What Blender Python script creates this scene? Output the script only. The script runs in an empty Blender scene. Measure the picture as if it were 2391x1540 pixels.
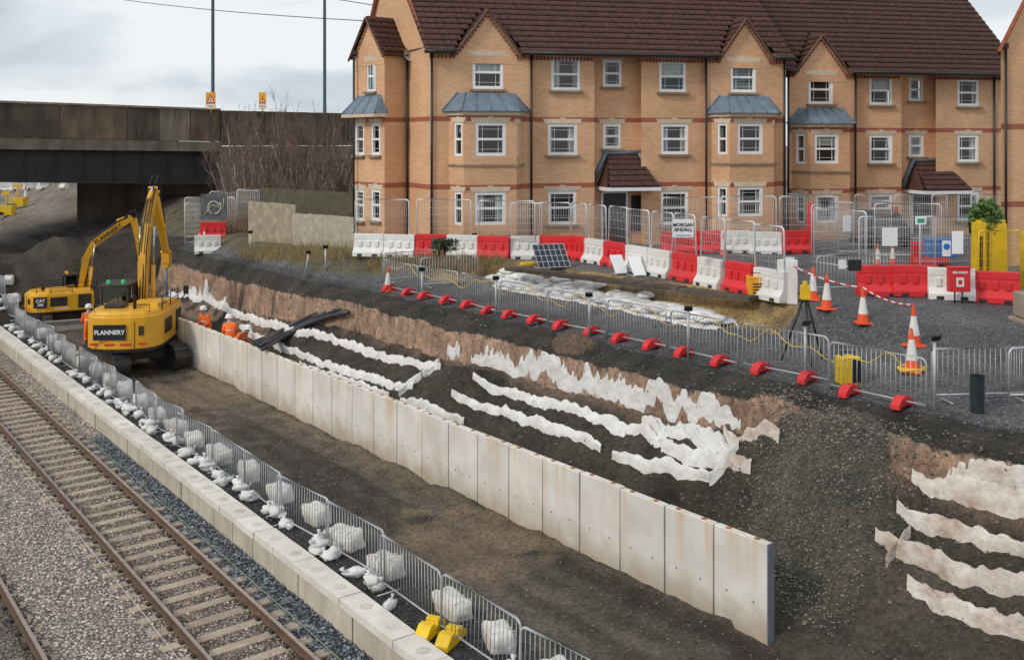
import bpy, math, random
from mathutils import Vector, noise, Matrix
random.seed(7)
R=random.random
def U(a,b): return a+(b-a)*random.random()
FP=2400.0; YH=330.0; CX=1195.5; H=8.6
EX,EY=-.6115,.7912   # along the railway
RX,RY=.7912,.6115    # across it
def XY(s,q): return (EX*s+RX*q, EY*s+RY*q)
def SQ(x,y): return (EX*x+EY*y, RX*x+RY*y)
def up(u,v,d): return ((u-CX)/FP*d, d, H-(v-YH)/FP*d)
def lerp(a,b,t): return a+(b-a)*t
def sm(a,b,x):
    t=max(0,min(1,(x-a)/(b-a))); return t*t*(3-2*t)
def nz(x,y,z=0): return noise.noise(Vector((x,y,z)))
def dq(s): return .02*(max(-10,min(s,90))-14)
# ---------------- terrain ----------------
ST=[(-40,[(14.3,0),(14.6,0),(15.6,.3),(17.7,2.3),(17.82,2.95),(18.4,3.35),(20.6,3.5),(22.4,3.8),(23.6,4.1),(24.5,4.2)]),
 (9,[(14.3,0),(14.6,0),(15.6,.35),(17.7,2.3),(17.82,2.95),(18.4,3.35),(20.6,3.5),(22.4,3.8),(23.6,4.1),(24.5,4.2)]),
 (10.4,[(14.3,0),(14.6,.05),(15.6,.35),(17.7,2.3),(17.82,2.95),(18.4,3.35),(20.6,3.5),(22.4,3.8),(23.6,4.1),(24.5,4.2)]),
 (11.3,[(14.3,0),(14.6,.1),(15.7,.35),(17.4,2.2),(18.0,2.85),(18.4,3.3),(20.6,3.5),(22.4,3.8),(23.6,4.1),(24.5,4.2)]),
 (13.0,[(14.3,0),(14.6,.35),(15.8,.6),(17.3,2.35),(17.9,2.9),(18.3,3.3),(20.6,3.5),(22.4,3.8),(23.6,4.1),(24.5,4.2)]),
 (14,[(14.3,0),(14.6,.55),(15.9,.8),(17.3,2.35),(17.4,3.0),(18.2,3.35),(20.6,3.5),(22.4,3.8),(23.0,4.15),(24.5,4.3)]),
 (18,[(14.3,0),(14.6,1.1),(15.3,1.25),(17.12,2.3),(17.22,3.05),(18.1,3.35),(20.6,3.5),(22.2,3.6),(23.0,4.3),(24.5,4.35)]),
 (29.5,[(14.3,0),(14.6,1.15),(15.2,1.3),(17.08,2.15),(17.2,3.0),(18.1,3.35),(20.4,3.5),(21.8,3.6),(22.6,4.3),(24.5,4.35)]),
 (32,[(14.3,0),(14.6,1.15),(15.2,1.3),(17.08,2.15),(17.2,2.98),(18.0,3.35),(19.2,3.5),(19.7,3.7),(20.3,4.3),(24.5,4.35)]),
 (35.5,[(14.3,0),(14.6,.35),(15.4,.4),(17.0,1.9),(17.12,2.8),(17.6,3.3),(18.1,3.5),(18.3,3.7),(18.8,4.25),(24.5,4.35)]),
 (45,[(14.3,0),(14.6,.2),(15.4,.35),(16.9,1.6),(17.05,2.7),(17.6,3.3),(18.3,3.5),(18.6,3.7),(19.2,4.1),(24.5,4.35)]),
 (51,[(14.3,.2),(14.6,.4),(15.4,.8),(17.0,2.0),(17.15,2.8),(17.8,3.3),(18.6,3.5),(19.0,3.8),(19.7,4.1),(24.5,4.35)]),
 (60,[(14.3,2.2),(14.6,2.3),(15.4,2.6),(17.0,2.8),(17.3,3.0),(18.1,3.2),(19.2,3.4),(19.8,3.6),(20.5,4.0),(24.5,4.3)]),
 (400,[(14.3,2.6),(14.6,2.6),(15.4,2.6),(17.0,2.6),(17.3,2.8),(18.1,3),(19.2,3.1),(19.8,3.2),(20.5,3.5),(24.5,3.8)])]
def prof(s):
    if s<=ST[0][0]: return ST[0][1]
    for i in range(len(ST)-1):
        a,b=ST[i],ST[i+1]
        if s<=b[0]:
            t=(s-a[0])/(b[0]-a[0])
            return [(lerp(p[0],r[0],t),lerp(p[1],r[1],t)) for p,r in zip(a[1],b[1])]
    return ST[-1][1]
_pc={}
def warp(s,q):
    if 16.2<q<18.3:
        w=sm(16.2,16.8,q)*sm(18.3,17.9,q)
        return q+w*(.13*nz(s*.9,3.3)+.07*nz(s*3.1,7)+.03*nz(s*9,1))
    return q
def bal(ql):
    if ql>8.55: return lerp(-.63,-.46,sm(8.55,9.1,ql))
    if ql>6.5: return -.64
    if ql>6.0: return lerp(-.56,-.64,sm(6.0,6.5,ql))
    if ql>5.0: return -.56
    if ql>4.6: return lerp(-.62,-.56,sm(4.6,5.0,ql))
    if ql>2.6: return -.615
    return -.57
def TZ0(s,q):
    key=round(s,2)
    P=_pc.get(key)
    if P is None: P=_pc[key]=prof(s)
    ql=q-dq(s)
    low=lerp(0,2.3,sm(50,60,s))
    if ql<9.3: return bal(ql)
    if ql<9.4: return lerp(-.46,low,(ql-9.3)/.1)
    if q<P[0][0]: return lerp(low,P[0][1],max(0,(ql-9.4)/(P[0][0]-dq(s)-9.4)))
    q=warp(s,q)
    for i in range(len(P)-1):
        if q<=P[i+1][0]:
            t=(q-P[i][0])/(P[i+1][0]-P[i][0]); return lerp(P[i][1],P[i+1][1],t)
    return P[-1][1]
def heap(s,q):
    return math.exp(-((q-16.9)/1.1)**2-((s-12.1)/1.0)**2)
def farheap(s,q): return 2.3*math.exp(-((q-14.0)/2.0)**2-((s-56)/3.0)**2)
def TZ(s,q):
    z=TZ0(s,q)
    ql=q-dq(s)
    if ql<9.35: return z+.018*nz(s*1.3,q*1.3)
    if q<14.45:
        z+=.06*nz(s*.8,q*.8)+.04*nz(s*3,q*3)+.022*nz(s*7,q*7)-.05*sm(.05,.3,nz(s*.1,q*1.7,8))*sm(10.8,11.3,q)
        z+=.13*math.exp(-((q-14.1)/.35)**2)*(.5+.8*nz(s*.8,5)+.3*nz(s*2.5,2)) if 12<s<45 else 0
        return z+farheap(s,q)
    if q<18.25:
        a=sm(14.5,15.2,q)
        z+=a*(.14*nz(s*.55,q*.9,3)+.11*nz(s*1.7,q*1.7,1)+.07*nz(s*5,q*5,2)+.03*nz(s*11,q*11,6))*(1 if q<17 else .7)
        z+=.65*math.exp(-((q-16.0)/.75)**2-((s-23.2)/.85)**2)
        z+=.4*math.exp(-((q-16.9)/.8)**2-((s-13.6)/.5)**2)
        z+=1.0*heap(s,q)*sm(18.25,17.5,q)
        z+=.38*math.exp(-((q-17.7)/.3)**2-((s-20.3)/.6)**2)
        return z+farheap(s,q)
    z+=.05*nz(s*.9,q*.9)+.02*nz(s*4,q*4)
    z+=1.0*sm(50,56,s)*sm(20,23,q)*(1-sm(40,60,q))
    return z
def site(u,v,zoff=0):
    """survey point: where the sight line through a photo point meets the ground"""
    d=9.0; pd=d
    while d<400:
        x=(u-CX)/FP*d; z=H-(v-YH)/FP*d
        s,q=SQ(x,d)
        if z<TZ(s,q)+zoff:
            a,b=pd,d
            for _ in range(14):
                m=(a+b)/2; s,q=SQ((u-CX)/FP*m,m)
                if H-(v-YH)/FP*m<TZ(s,q)+zoff: b=m
                else: a=m
            s,q=SQ((u-CX)/FP*b,b)
            return ((u-CX)/FP*b,b,TZ(s,q)+zoff)
        pd=d; d+=.1+d*.003
    return ((u-CX)/FP*60,60,4)
def onz(x,y):
    return TZ(*SQ(x,y))
# ---------------- materials ----------------
MATS={}
def nodes(name):
    m=bpy.data.materials.new(name); m.use_nodes=True
    nt=m.node_tree; b=nt.nodes['Principled BSDF']; return m,nt,b
def M(name,c,rough=.7,metal=0,var=.25,scale=4,bump=0,bscale=30,dirt=0,dcol=(.09,.07,.05),spec=.5,streak=False,bd=.03):
    if name in MATS: return MATS[name]
    m,nt,b=nodes(name); N=nt.nodes; L=nt.links
    geo=N.new('ShaderNodeNewGeometry')
    n=N.new('ShaderNodeTexNoise'); n.inputs['Scale'].default_value=scale; n.inputs['Detail'].default_value=6
    L.new(geo.outputs['Position'],n.inputs['Vector'])
    mr=N.new('ShaderNodeMapRange'); mr.inputs[1].default_value=.25; mr.inputs[2].default_value=.75
    mr.inputs[3].default_value=1-var; mr.inputs[4].default_value=1+var
    L.new(n.outputs['Fac'],mr.inputs[0])
    oi=N.new('ShaderNodeObjectInfo')
    m2=N.new('ShaderNodeMapRange'); m2.inputs[3].default_value=.9; m2.inputs[4].default_value=1.08
    L.new(oi.outputs['Random'],m2.inputs[0])
    mu=N.new('ShaderNodeMath'); mu.operation='MULTIPLY'; L.new(mr.outputs[0],mu.inputs[0]); L.new(m2.outputs[0],mu.inputs[1])
    vm=N.new('ShaderNodeVectorMath'); vm.operation='SCALE'; vm.inputs[0].default_value=c[:3]; L.new(mu.outputs[0],vm.inputs['Scale'])
    out=vm.outputs[0]
    if dirt>0:
        n2=N.new('ShaderNodeTexNoise'); n2.inputs['Scale'].default_value=scale*.6; n2.inputs['Detail'].default_value=8; n2.inputs['Roughness'].default_value=.7
        if streak:
            mp=N.new('ShaderNodeVectorMath'); mp.operation='MULTIPLY'; mp.inputs[1].default_value=(2.5,2.5,.3); L.new(geo.outputs['Position'],mp.inputs[0]); L.new(mp.outputs[0],n2.inputs['Vector'])
        else: L.new(geo.outputs['Position'],n2.inputs['Vector'])
        cr=N.new('ShaderNodeMapRange'); cr.inputs[1].default_value=.42; cr.inputs[2].default_value=.68; cr.inputs[3].default_value=0; cr.inputs[4].default_value=dirt
        L.new(n2.outputs['Fac'],cr.inputs[0])
        mx=N.new('ShaderNodeMix'); mx.data_type='RGBA'; L.new(cr.outputs[0],mx.inputs[0]); L.new(out,mx.inputs[6]); mx.inputs[7].default_value=(*dcol,1)
        out=mx.outputs[2]
    L.new(out,b.inputs['Base Color'])
    b.inputs['Roughness'].default_value=rough; b.inputs['Metallic'].default_value=metal
    b.inputs['Specular IOR Level'].default_value=spec
    if bump>0:
        n3=N.new('ShaderNodeTexNoise'); n3.inputs['Scale'].default_value=bscale; n3.inputs['Detail'].default_value=4
        L.new(geo.outputs['Position'],n3.inputs['Vector'])
        bp=N.new('ShaderNodeBump'); bp.inputs['Strength'].default_value=bump; bp.inputs['Distance'].default_value=bd
        L.new(n3.outputs['Fac'],bp.inputs['Height']); L.new(bp.outputs[0],b.inputs['Normal'])
    MATS[name]=m; return m
def brickmat(name,c1,c2,bands):
    m,nt,b=nodes(name); N=nt.nodes; L=nt.links
    geo=N.new('ShaderNodeNewGeometry')
    cr=N.new('ShaderNodeVectorMath'); cr.operation='CROSS_PRODUCT'; L.new(geo.outputs['True Normal'],cr.inputs[0]); cr.inputs[1].default_value=(0,0,1)
    dt=N.new('ShaderNodeVectorMath'); dt.operation='DOT_PRODUCT'; L.new(geo.outputs['Position'],dt.inputs[0]); L.new(cr.outputs[0],dt.inputs[1])
    sp=N.new('ShaderNodeSeparateXYZ'); L.new(geo.outputs['Position'],sp.inputs[0])
    cb=N.new('ShaderNodeCombineXYZ'); L.new(dt.outputs['Value'],cb.inputs[0]); L.new(sp.outputs[2],cb.inputs[1])
    bt=N.new('ShaderNodeTexBrick'); L.new(cb.outputs[0],bt.inputs['Vector'])
    bt.inputs['Scale'].default_value=1; bt.inputs['Brick Width'].default_value=.225; bt.inputs['Row Height'].default_value=.075
    bt.inputs['Mortar Size'].default_value=.006; bt.inputs['Color1'].default_value=(*c1,1); bt.inputs['Color2'].default_value=(*c2,1)
    bt.inputs['Mortar'].default_value=(.52,.39,.28,1); bt.inputs['Bias'].default_value=-.1
    n=N.new('ShaderNodeTexNoise'); n.inputs['Scale'].default_value=.6; n.inputs['Detail'].default_value=8; L.new(geo.outputs['Position'],n.inputs['Vector'])
    mr=N.new('ShaderNodeMapRange'); mr.inputs[1].default_value=.3; mr.inputs[2].default_value=.7; mr.inputs[3].default_value=.86; mr.inputs[4].default_value=1.1; L.new(n.outputs['Fac'],mr.inputs[0])
    out=bt.outputs['Color']
    for (za,zb) in bands:
        a=N.new('ShaderNodeMath'); a.operation='COMPARE'; a.inputs[1].default_value=(za+zb)/2; a.inputs[2].default_value=(zb-za)/2; L.new(sp.outputs[2],a.inputs[0])
        mx=N.new('ShaderNodeMix'); mx.data_type='RGBA'; L.new(a.outputs[0],mx.inputs[0]); L.new(out,mx.inputs[6]); mx.inputs[7].default_value=(.38,.12,.07,1); out=mx.outputs[2]
    sc=N.new('ShaderNodeVectorMath'); sc.operation='SCALE'; L.new(out,sc.inputs[0]); L.new(mr.outputs[0],sc.inputs['Scale'])
    L.new(sc.outputs[0],b.inputs['Base Color']); b.inputs['Roughness'].default_value=.85
    bp=N.new('ShaderNodeBump'); bp.inputs['Strength'].default_value=.3; bp.inputs['Distance'].default_value=.01; bp.invert=True
    L.new(bt.outputs['Fac'],bp.inputs['Height']); L.new(bp.outputs[0],b.inputs['Normal'])
    return m
def glassmat(name,tint,fac):
    m,nt,b=nodes(name); N=nt.nodes; L=nt.links
    tr=N.new('ShaderNodeBsdfTransparent'); tr.inputs[0].default_value=(*tint,1)
    gl=N.new('ShaderNodeBsdfGlossy'); gl.inputs['Roughness'].default_value=.03
    mx=N.new('ShaderNodeMixShader'); mx.inputs[0].default_value=fac
    L.new(tr.outputs[0],mx.inputs[1]); L.new(gl.outputs[0],mx.inputs[2])
    L.new(mx.outputs[0],nt.nodes['Material Output'].inputs['Surface']); return m
GLASS=glassmat('window_glass',(.75,.8,.8),.07)
CGLASS=glassmat('cab_glass',(.10,.13,.13),.25)
WHITE=M('white_upvc',(.88,.89,.89),.35,var=.04)
STONE=M('cream_stone',(.64,.54,.40),.8,var=.15)
BLACKP=M('black_plastic',(.015,.016,.018),.4)
DARKIN=M('dark_interior',(.03,.03,.034),.9)
CURT=M('curtain_cloth',(.66,.66,.65),.9,var=.2,scale=9)
TILE=M('roof_tile',(.090,.037,.028),.75,var=.5,scale=5,dirt=.5,dcol=(.045,.032,.027))
LEAD=M('lead_sheet',(.16,.215,.27),.5,var=.25,scale=3,metal=.0)
COPE=M('coping_concrete',(.70,.67,.60),.8,var=.12,scale=2.5,bump=.25,bscale=50,dirt=.4,dcol=(.44,.40,.33))
BLOCKW=M('block_wall',(.55,.49,.39),.85,var=.2,scale=1.5,bump=.3,dirt=.5,dcol=(.32,.26,.19),streak=True)
GALV=M('galvanised_steel',(.48,.50,.52),.45,.4,var=.15)
GALVD=M('galvanised_wire',(.44,.46,.48),.5,.3,var=.15)
RUST=M('rusty_rail',(.14,.085,.055),.7,.2,var=.3,scale=6)
RAILTOP=M('polished_railhead',(.40,.31,.26),.35,.6,var=.2)
SLEEP=M('sleeper_concrete',(.42,.34,.255),.9,var=.25,scale=2,bump=.3,dirt=.8,dcol=(.29,.22,.17))
GEO=M('geotextile',(.72,.71,.69),.85,var=.10,scale=3,bump=.9,bscale=3.2,bd=.14,dirt=.45,dcol=(.46,.40,.34))
GEOD=M('geotextile_muddy',(.68,.64,.58),.85,var=.15,scale=2,bump=.9,bscale=3.2,bd=.14,dirt=.95,dcol=(.35,.24,.17))
BAG=M('sandbag_woven',(.74,.74,.73),.8,var=.12,scale=6,bump=.4,bscale=25,dirt=.35,dcol=(.38,.34,.29))
RED=M('red_plastic',(.68,.022,.028),.45,var=.12,scale=2,dirt=.18,dcol=(.35,.10,.08))
WPL=M('white_plastic',(.78,.77,.74),.45,var=.08,scale=2,dirt=.3,dcol=(.48,.43,.36))
YPL=M('yellow_plastic',(.80,.52,.01),.45,var=.1,dirt=.2,dcol=(.4,.25,.03))
CATY=M('excavator_yellow',(.78,.40,.015),.38,var=.08,scale=2,dirt=.3,dcol=(.34,.20,.05))
STEELD=M('dark_steel',(.035,.032,.03),.6,.3,var=.3,dirt=.5,dcol=(.12,.09,.065))
ORANGE=M('hivis_orange',(.95,.16,.02),.8,var=.1)
ORG=M('orange_cone',(.85,.09,.02),.5,var=.1,dirt=.2,dcol=(.35,.12,.06))
SKIN=M('skin',(.5,.3,.22),.6)
WOOD=M('weathered_timber',(.40,.34,.25),.85,var=.3,scale=3,dirt=.4,dcol=(.22,.18,.13))
DWOOD=M('dark_timber',(.10,.088,.06),.85,var=.3,scale=3)
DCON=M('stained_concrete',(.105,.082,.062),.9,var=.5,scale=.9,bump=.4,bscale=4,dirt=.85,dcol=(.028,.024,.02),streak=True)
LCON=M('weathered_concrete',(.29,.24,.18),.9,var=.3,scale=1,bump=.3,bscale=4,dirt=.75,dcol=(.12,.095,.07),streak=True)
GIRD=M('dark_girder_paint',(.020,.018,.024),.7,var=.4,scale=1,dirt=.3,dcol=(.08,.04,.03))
BLUEP=M('blue_plastic',(.03,.15,.42),.5)
SIGNW=M('sign_white',(.80,.81,.81),.5,var=.05)
TXTW=M('white_lettering',(.85,.85,.85),.5,var=.02)
TXTB=M('dark_lettering',(.02,.02,.025),.5,var=.02)
# ---------------- mesh builder ----------------
COL=bpy.context.scene.collection
class MB:
    def __init__(s): s.v=[];s.f=[];s.m=[];s.sm=[]
    def add(s,vs,fs,m=0,sm=False):
        o=len(s.v); s.v+=[tuple(v) for v in vs]
        for f in fs: s.f.append([i+o for i in f]); s.m.append(m); s.sm.append(sm)
    def box(s,c,d,rz=0,m=0,ry=0,rx=0,tp=1.0):
        x,y,z=d[0]/2,d[1]/2,d[2]/2
        vs=[(-x,-y,-z),(x,-y,-z),(x,y,-z),(-x,y,-z),(-x*tp,-y*tp,z),(x*tp,-y*tp,z),(x*tp,y*tp,z),(-x*tp,y*tp,z)]
        if rz or ry or rx:
            mt=Matrix.Rotation(rz,3,'Z')@Matrix.Rotation(ry,3,'Y')@Matrix.Rotation(rx,3,'X')
            vs=[mt@Vector(v) for v in vs]
        vs=[(v[0]+c[0],v[1]+c[1],v[2]+c[2]) for v in vs]
        s.add(vs,[(0,3,2,1),(4,5,6,7),(0,1,5,4),(1,2,6,5),(2,3,7,6),(3,0,4,7)],m)
    def tube(s,pts,r,n=6,m=0,sm=True,closed=False):
        pts=[Vector(p) for p in pts]; k=len(pts); rings=[]
        up0=None
        for i,p in enumerate(pts):
            a=pts[i-1] if (i>0 or closed) else p; b=pts[(i+1)%k] if (i<k-1 or closed) else p
            t=(b-a); 
            if t.length<1e-9: t=Vector((0,0,1))
            t.normalize()
            if up0 is None:
                up0=Vector((0,0,1)) if abs(t.z)<.9 else Vector((1,0,0))
            x=t.cross(up0)
            if x.length<1e-4: x=t.orthogonal()
            x.normalize(); y=t.cross(x)
            rr=r[i] if isinstance(r,(list,tuple)) else r
            rings.append([p+x*math.cos(2*math.pi*j/n)*rr+y*math.sin(2*math.pi*j/n)*rr for j in range(n)])
        vs=[v for rg in rings for v in rg]; fs=[]
        rng=k if closed else k-1
        for i in range(rng):
            for j in range(n):
                a=i*n+j;b=i*n+(j+1)%n;c=((i+1)%k)*n+(j+1)%n;d=((i+1)%k)*n+j
                fs.append((a,b,c,d))
        if not closed: fs.append(tuple(range(n-1,-1,-1))); fs.append(tuple(range((k-1)*n,k*n)))
        s.add(vs,fs,m,sm)
    def prism(s,poly,fn,m=0,sm=False):
        n=len(poly); vs=[fn(p,0) for p in poly]+[fn(p,1) for p in poly]
        fs=[tuple(range(n-1,-1,-1)),tuple(range(n,2*n))]+[(i,(i+1)%n,n+(i+1)%n,n+i) for i in range(n)]
        s.add(vs,fs,m,sm)
    def lathe(s,prof,c=(0,0,0),n=16,m=0,ms=None):
        for i in range(len(prof)-1):
            (r0,z0),(r1,z1)=prof[i],prof[i+1]
            vs=[];
            for j in range(n):
                a=2*math.pi*j/n; vs+=[(c[0]+r0*math.cos(a),c[1]+r0*math.sin(a),c[2]+z0),(c[0]+r1*math.cos(a),c[1]+r1*math.sin(a),c[2]+z1)]
            fs=[(2*j,2*((j+1)%n),2*((j+1)%n)+1,2*j+1) for j in range(n)]
            s.add(vs,fs,ms[i] if ms else m,True)
    def blob(s,c,r,m=0,seed=0,amp=.2,n=8,k=5,sq=1.0):
        def sp(v): return math.copysign(abs(v)**sq,v)
        vs=[(c[0],c[1],c[2]+r[2])];
        for i in range(1,k):
            ph=math.pi*i/k
            for j in range(n):
                th=2*math.pi*j/n
                d=Vector((sp(math.sin(ph))*sp(math.cos(th)),sp(math.sin(ph))*sp(math.sin(th)),sp(math.cos(ph))))
                f=1+amp*nz(d.x*2+seed,d.y*2,d.z*2+seed*.7)
                vs.append((c[0]+d.x*r[0]*f,c[1]+d.y*r[1]*f,c[2]+d.z*r[2]*f))
        vs.append((c[0],c[1],c[2]-r[2]))
        fs=[(0,1+j,1+(j+1)%n) for j in range(n)]
        for i in range(k-2):
            for j in range(n):
                a=1+i*n+j;b=1+i*n+(j+1)%n; fs.append((a,a+n,b+n,b))
        l=len(vs)-1; o=1+(k-2)*n
        fs+=[(l,o+(j+1)%n,o+j) for j in range(n)]
        s.add(vs,fs,m,True)
    def obj(s,name,mats,parent=None,loc=(0,0,0),rz=0,bev=0,**kw):
        me=bpy.data.meshes.new(name); me.from_pydata(s.v,[],s.f)
        for mt in (mats if isinstance(mats,(list,tuple)) else [mats]): me.materials.append(mt)
        me.polygons.foreach_set('material_index',s.m); me.polygons.foreach_set('use_smooth',s.sm)
        me.update()
        o=bpy.data.objects.new(name,me); COL.objects.link(o)
        o.location=loc; o.rotation_euler=(0,0,rz)
        if parent: o.parent=parent
        if bev:
            b=o.modifiers.new('bev','BEVEL'); b.width=bev; b.segments=2; b.limit_method='ANGLE'
        for k,v in kw.items(): o[k]=v
        return o
def empty(name,loc,rz=0,parent=None,**kw):
    o=bpy.data.objects.new(name,None); COL.objects.link(o); o.location=loc; o.rotation_euler=(0,0,rz); o.empty_display_size=.2
    if parent: o.parent=parent
    for k,v in kw.items(): o[k]=v
    return o
def kids(o): return [c for c in bpy.data.objects if c.parent==o]
_kc={}
def clone(src,loc,rz=0,rot=None,scale=None,**kw):
    if src.name not in _kc: _kc[src.name]=[(c,kids(c)) for c in kids(src)]
    n=src.copy(); COL.objects.link(n); n.location=loc; n.rotation_euler=rot if rot else (0,0,rz)
    if scale: n.scale=scale
    for c,g in _kc[src.name]:
        k=c.copy(); COL.objects.link(k); k.parent=n
        for gg in g:
            k2=gg.copy(); COL.objects.link(k2); k2.parent=k
    for k,v in kw.items(): n[k]=v
    return n
def text(parent,st,size,loc,rot,mat,name='lettering',ext=.004,font_sx=1.0):
    cu=bpy.data.curves.new('t','FONT'); cu.body=st; cu.size=size; cu.align_x='CENTER'; cu.align_y='CENTER'; cu.extrude=ext; cu.offset=size*.02
    to=bpy.data.objects.new('t',cu); COL.objects.link(to)
    bpy.context.view_layer.update()
    me=bpy.data.meshes.new_from_object(to.evaluated_get(bpy.context.evaluated_depsgraph_get()))
    bpy.data.objects.remove(to)
    me.materials.clear(); me.materials.append(mat)
    o=bpy.data.objects.new(name,me); COL.objects.link(o); o.parent=parent; o.location=loc; o.rotation_euler=rot; o.scale=(font_sx,1,1)
    return o
# ---------------- ground ----------------
def axis(segs):
    out=[]
    for a,b,st in segs:
        n=max(1,round((b-a)/st)); out+=[a+(b-a)*i/n for i in range(n)]
    out.append(segs[-1][1]); return out
SS=axis([(-60,0,20),(0,6,1.5),(6,26,.085),(26,46,.15),(46,70,.4),(70,120,2),(120,700,80)])
QS=axis([(-700,-60,80),(-60,-5,8),(-5,3,1),(3,9.2,.2),(9.2,9.6,.05),(9.6,14.3,.12),(14.3,16.8,.08),(16.8,18.3,.035),(18.3,25,.16),(25,45,1),(45,100,8),(100,900,100)])
def mixc(c,d,t): return [lerp(a,b,t) for a,b in zip(c,d)]
def zone(s,q):
    """colour, grain"""
    ql=q-dq(s)
    n1=nz(s*.5,q*.5,9); n2=nz(s*2,q*2,4); n3=nz(s*.25,q*.35,2)
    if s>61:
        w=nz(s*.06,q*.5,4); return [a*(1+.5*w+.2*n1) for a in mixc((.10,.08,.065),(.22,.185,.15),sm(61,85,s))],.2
    if ql<9.35:
        c=[.60,.51,.45]
        c=mixc(c,(.54,.50,.43),sm(5.9,5.2,ql+ .3*n1)*.7)
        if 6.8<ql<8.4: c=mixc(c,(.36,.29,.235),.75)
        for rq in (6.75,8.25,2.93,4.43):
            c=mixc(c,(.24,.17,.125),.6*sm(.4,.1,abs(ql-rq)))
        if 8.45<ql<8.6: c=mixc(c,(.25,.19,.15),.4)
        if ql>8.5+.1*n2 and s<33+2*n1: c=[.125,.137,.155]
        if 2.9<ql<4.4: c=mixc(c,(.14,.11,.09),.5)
        return c,1.0
    if q<14.45:
        c=[.105,.089,.071]; g=.22
        c=[a*(1+.4*n1+.25*n2) for a in c]
        w=nz(s*.1,q*1.7,8)
        c=mixc(c,(.18,.155,.125),sm(.0,.35,w)*.6); c=mixc(c,(.055,.047,.039),sm(-.05,-.3,w+.3*n2)*.7)
        if ql<10.9+.3*n1: c=[.075,.075,.074]; g=.7
        t=sm(.0,.28,n3+.4*n2)*sm(11,12,q); c=mixc(c,(.25,.185,.12),t*.75)
        t=sm(.5,0,abs(q-13.9)+.5*n2)*sm(18,25,s); c=mixc(c,(.30,.24,.16),t*.7)
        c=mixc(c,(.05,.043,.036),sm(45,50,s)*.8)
        return c,g
    P=prof(s); k4=P[3][0]; k5=P[4][0]; k6=P[5][0]; k8=P[7][0]; k9=P[8][0]
    qw=warp(s,q)
    hp=heap(s,q)
    if hp>.22+.08*n2 and q<18.2:
        return [a*(1+.25*n1+.2*n2) for a in (.115,.107,.088)],.4
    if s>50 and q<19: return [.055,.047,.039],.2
    if qw<k4-.03:
        c=[.068,.060,.048]; c=[a*(1+.4*n1+.3*n2) for a in c]
        if s<13 and q<16.5: c=mixc(c,(.12,.10,.08),max(0,.4+.5*n3))
        if s>34 and q>k4-.7 and n2>-.1: c=mixc(c,(.30,.20,.145),.7)
        t=sm(k4-.40,k4-.1,qw)*sm(-.3,.2,n1+.6*n2); c=mixc(c,(.22,.15,.11),t*.7)
        return c,.14
    if qw<k5+.03+.03*n2:
        t=sm(-.75,-.4,n1+.5*n2); st=nz(s*5,q*14,2)
        c=mixc((.085,.075,.065),(.38*(1+.5*st),.25*(1+.5*st),.175*(1+.5*st)),t)
        return c,.05
    if q<k6+.12:
        c=[.058,.052,.045]
        if math.hypot((s-20.3)/.7,(q-17.7)/.4)<1: c=[.19,.13,.09]
        return [a*(1+.5*n2) for a in c],.2
    if q<k8-.5+.3*n2 or (q<k8-.1 and not 17<s<31):
        c=[.175,.178,.185]; c=[a*(1+.35*n1+.2*n2) for a in c]
        if q<k6+.5: c=mixc(c,(.08,.078,.075),.5)
        return c,.6
    if q<k9+.2:
        if 17<s<31: return mixc((.18,.13,.08),(.44,.30,.13),sm(-.35,.15,n1+.4*n2)),.3
        if s>=31: return [.15,.135,.09],.3
        return [.165,.165,.17],.7
    if s<19 and q<30: return [.18*(1+.3*n1),.182*(1+.3*n1),.19*(1+.3*n1)],.6
    if s>34 and q<45: return mixc([.17,.14,.09],[.09,.08,.045],sm(-.3,.3,n2)),.1
    return [.16*(1+.2*n1),.16*(1+.2*n1),.165*(1+.2*n1)],.05
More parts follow.
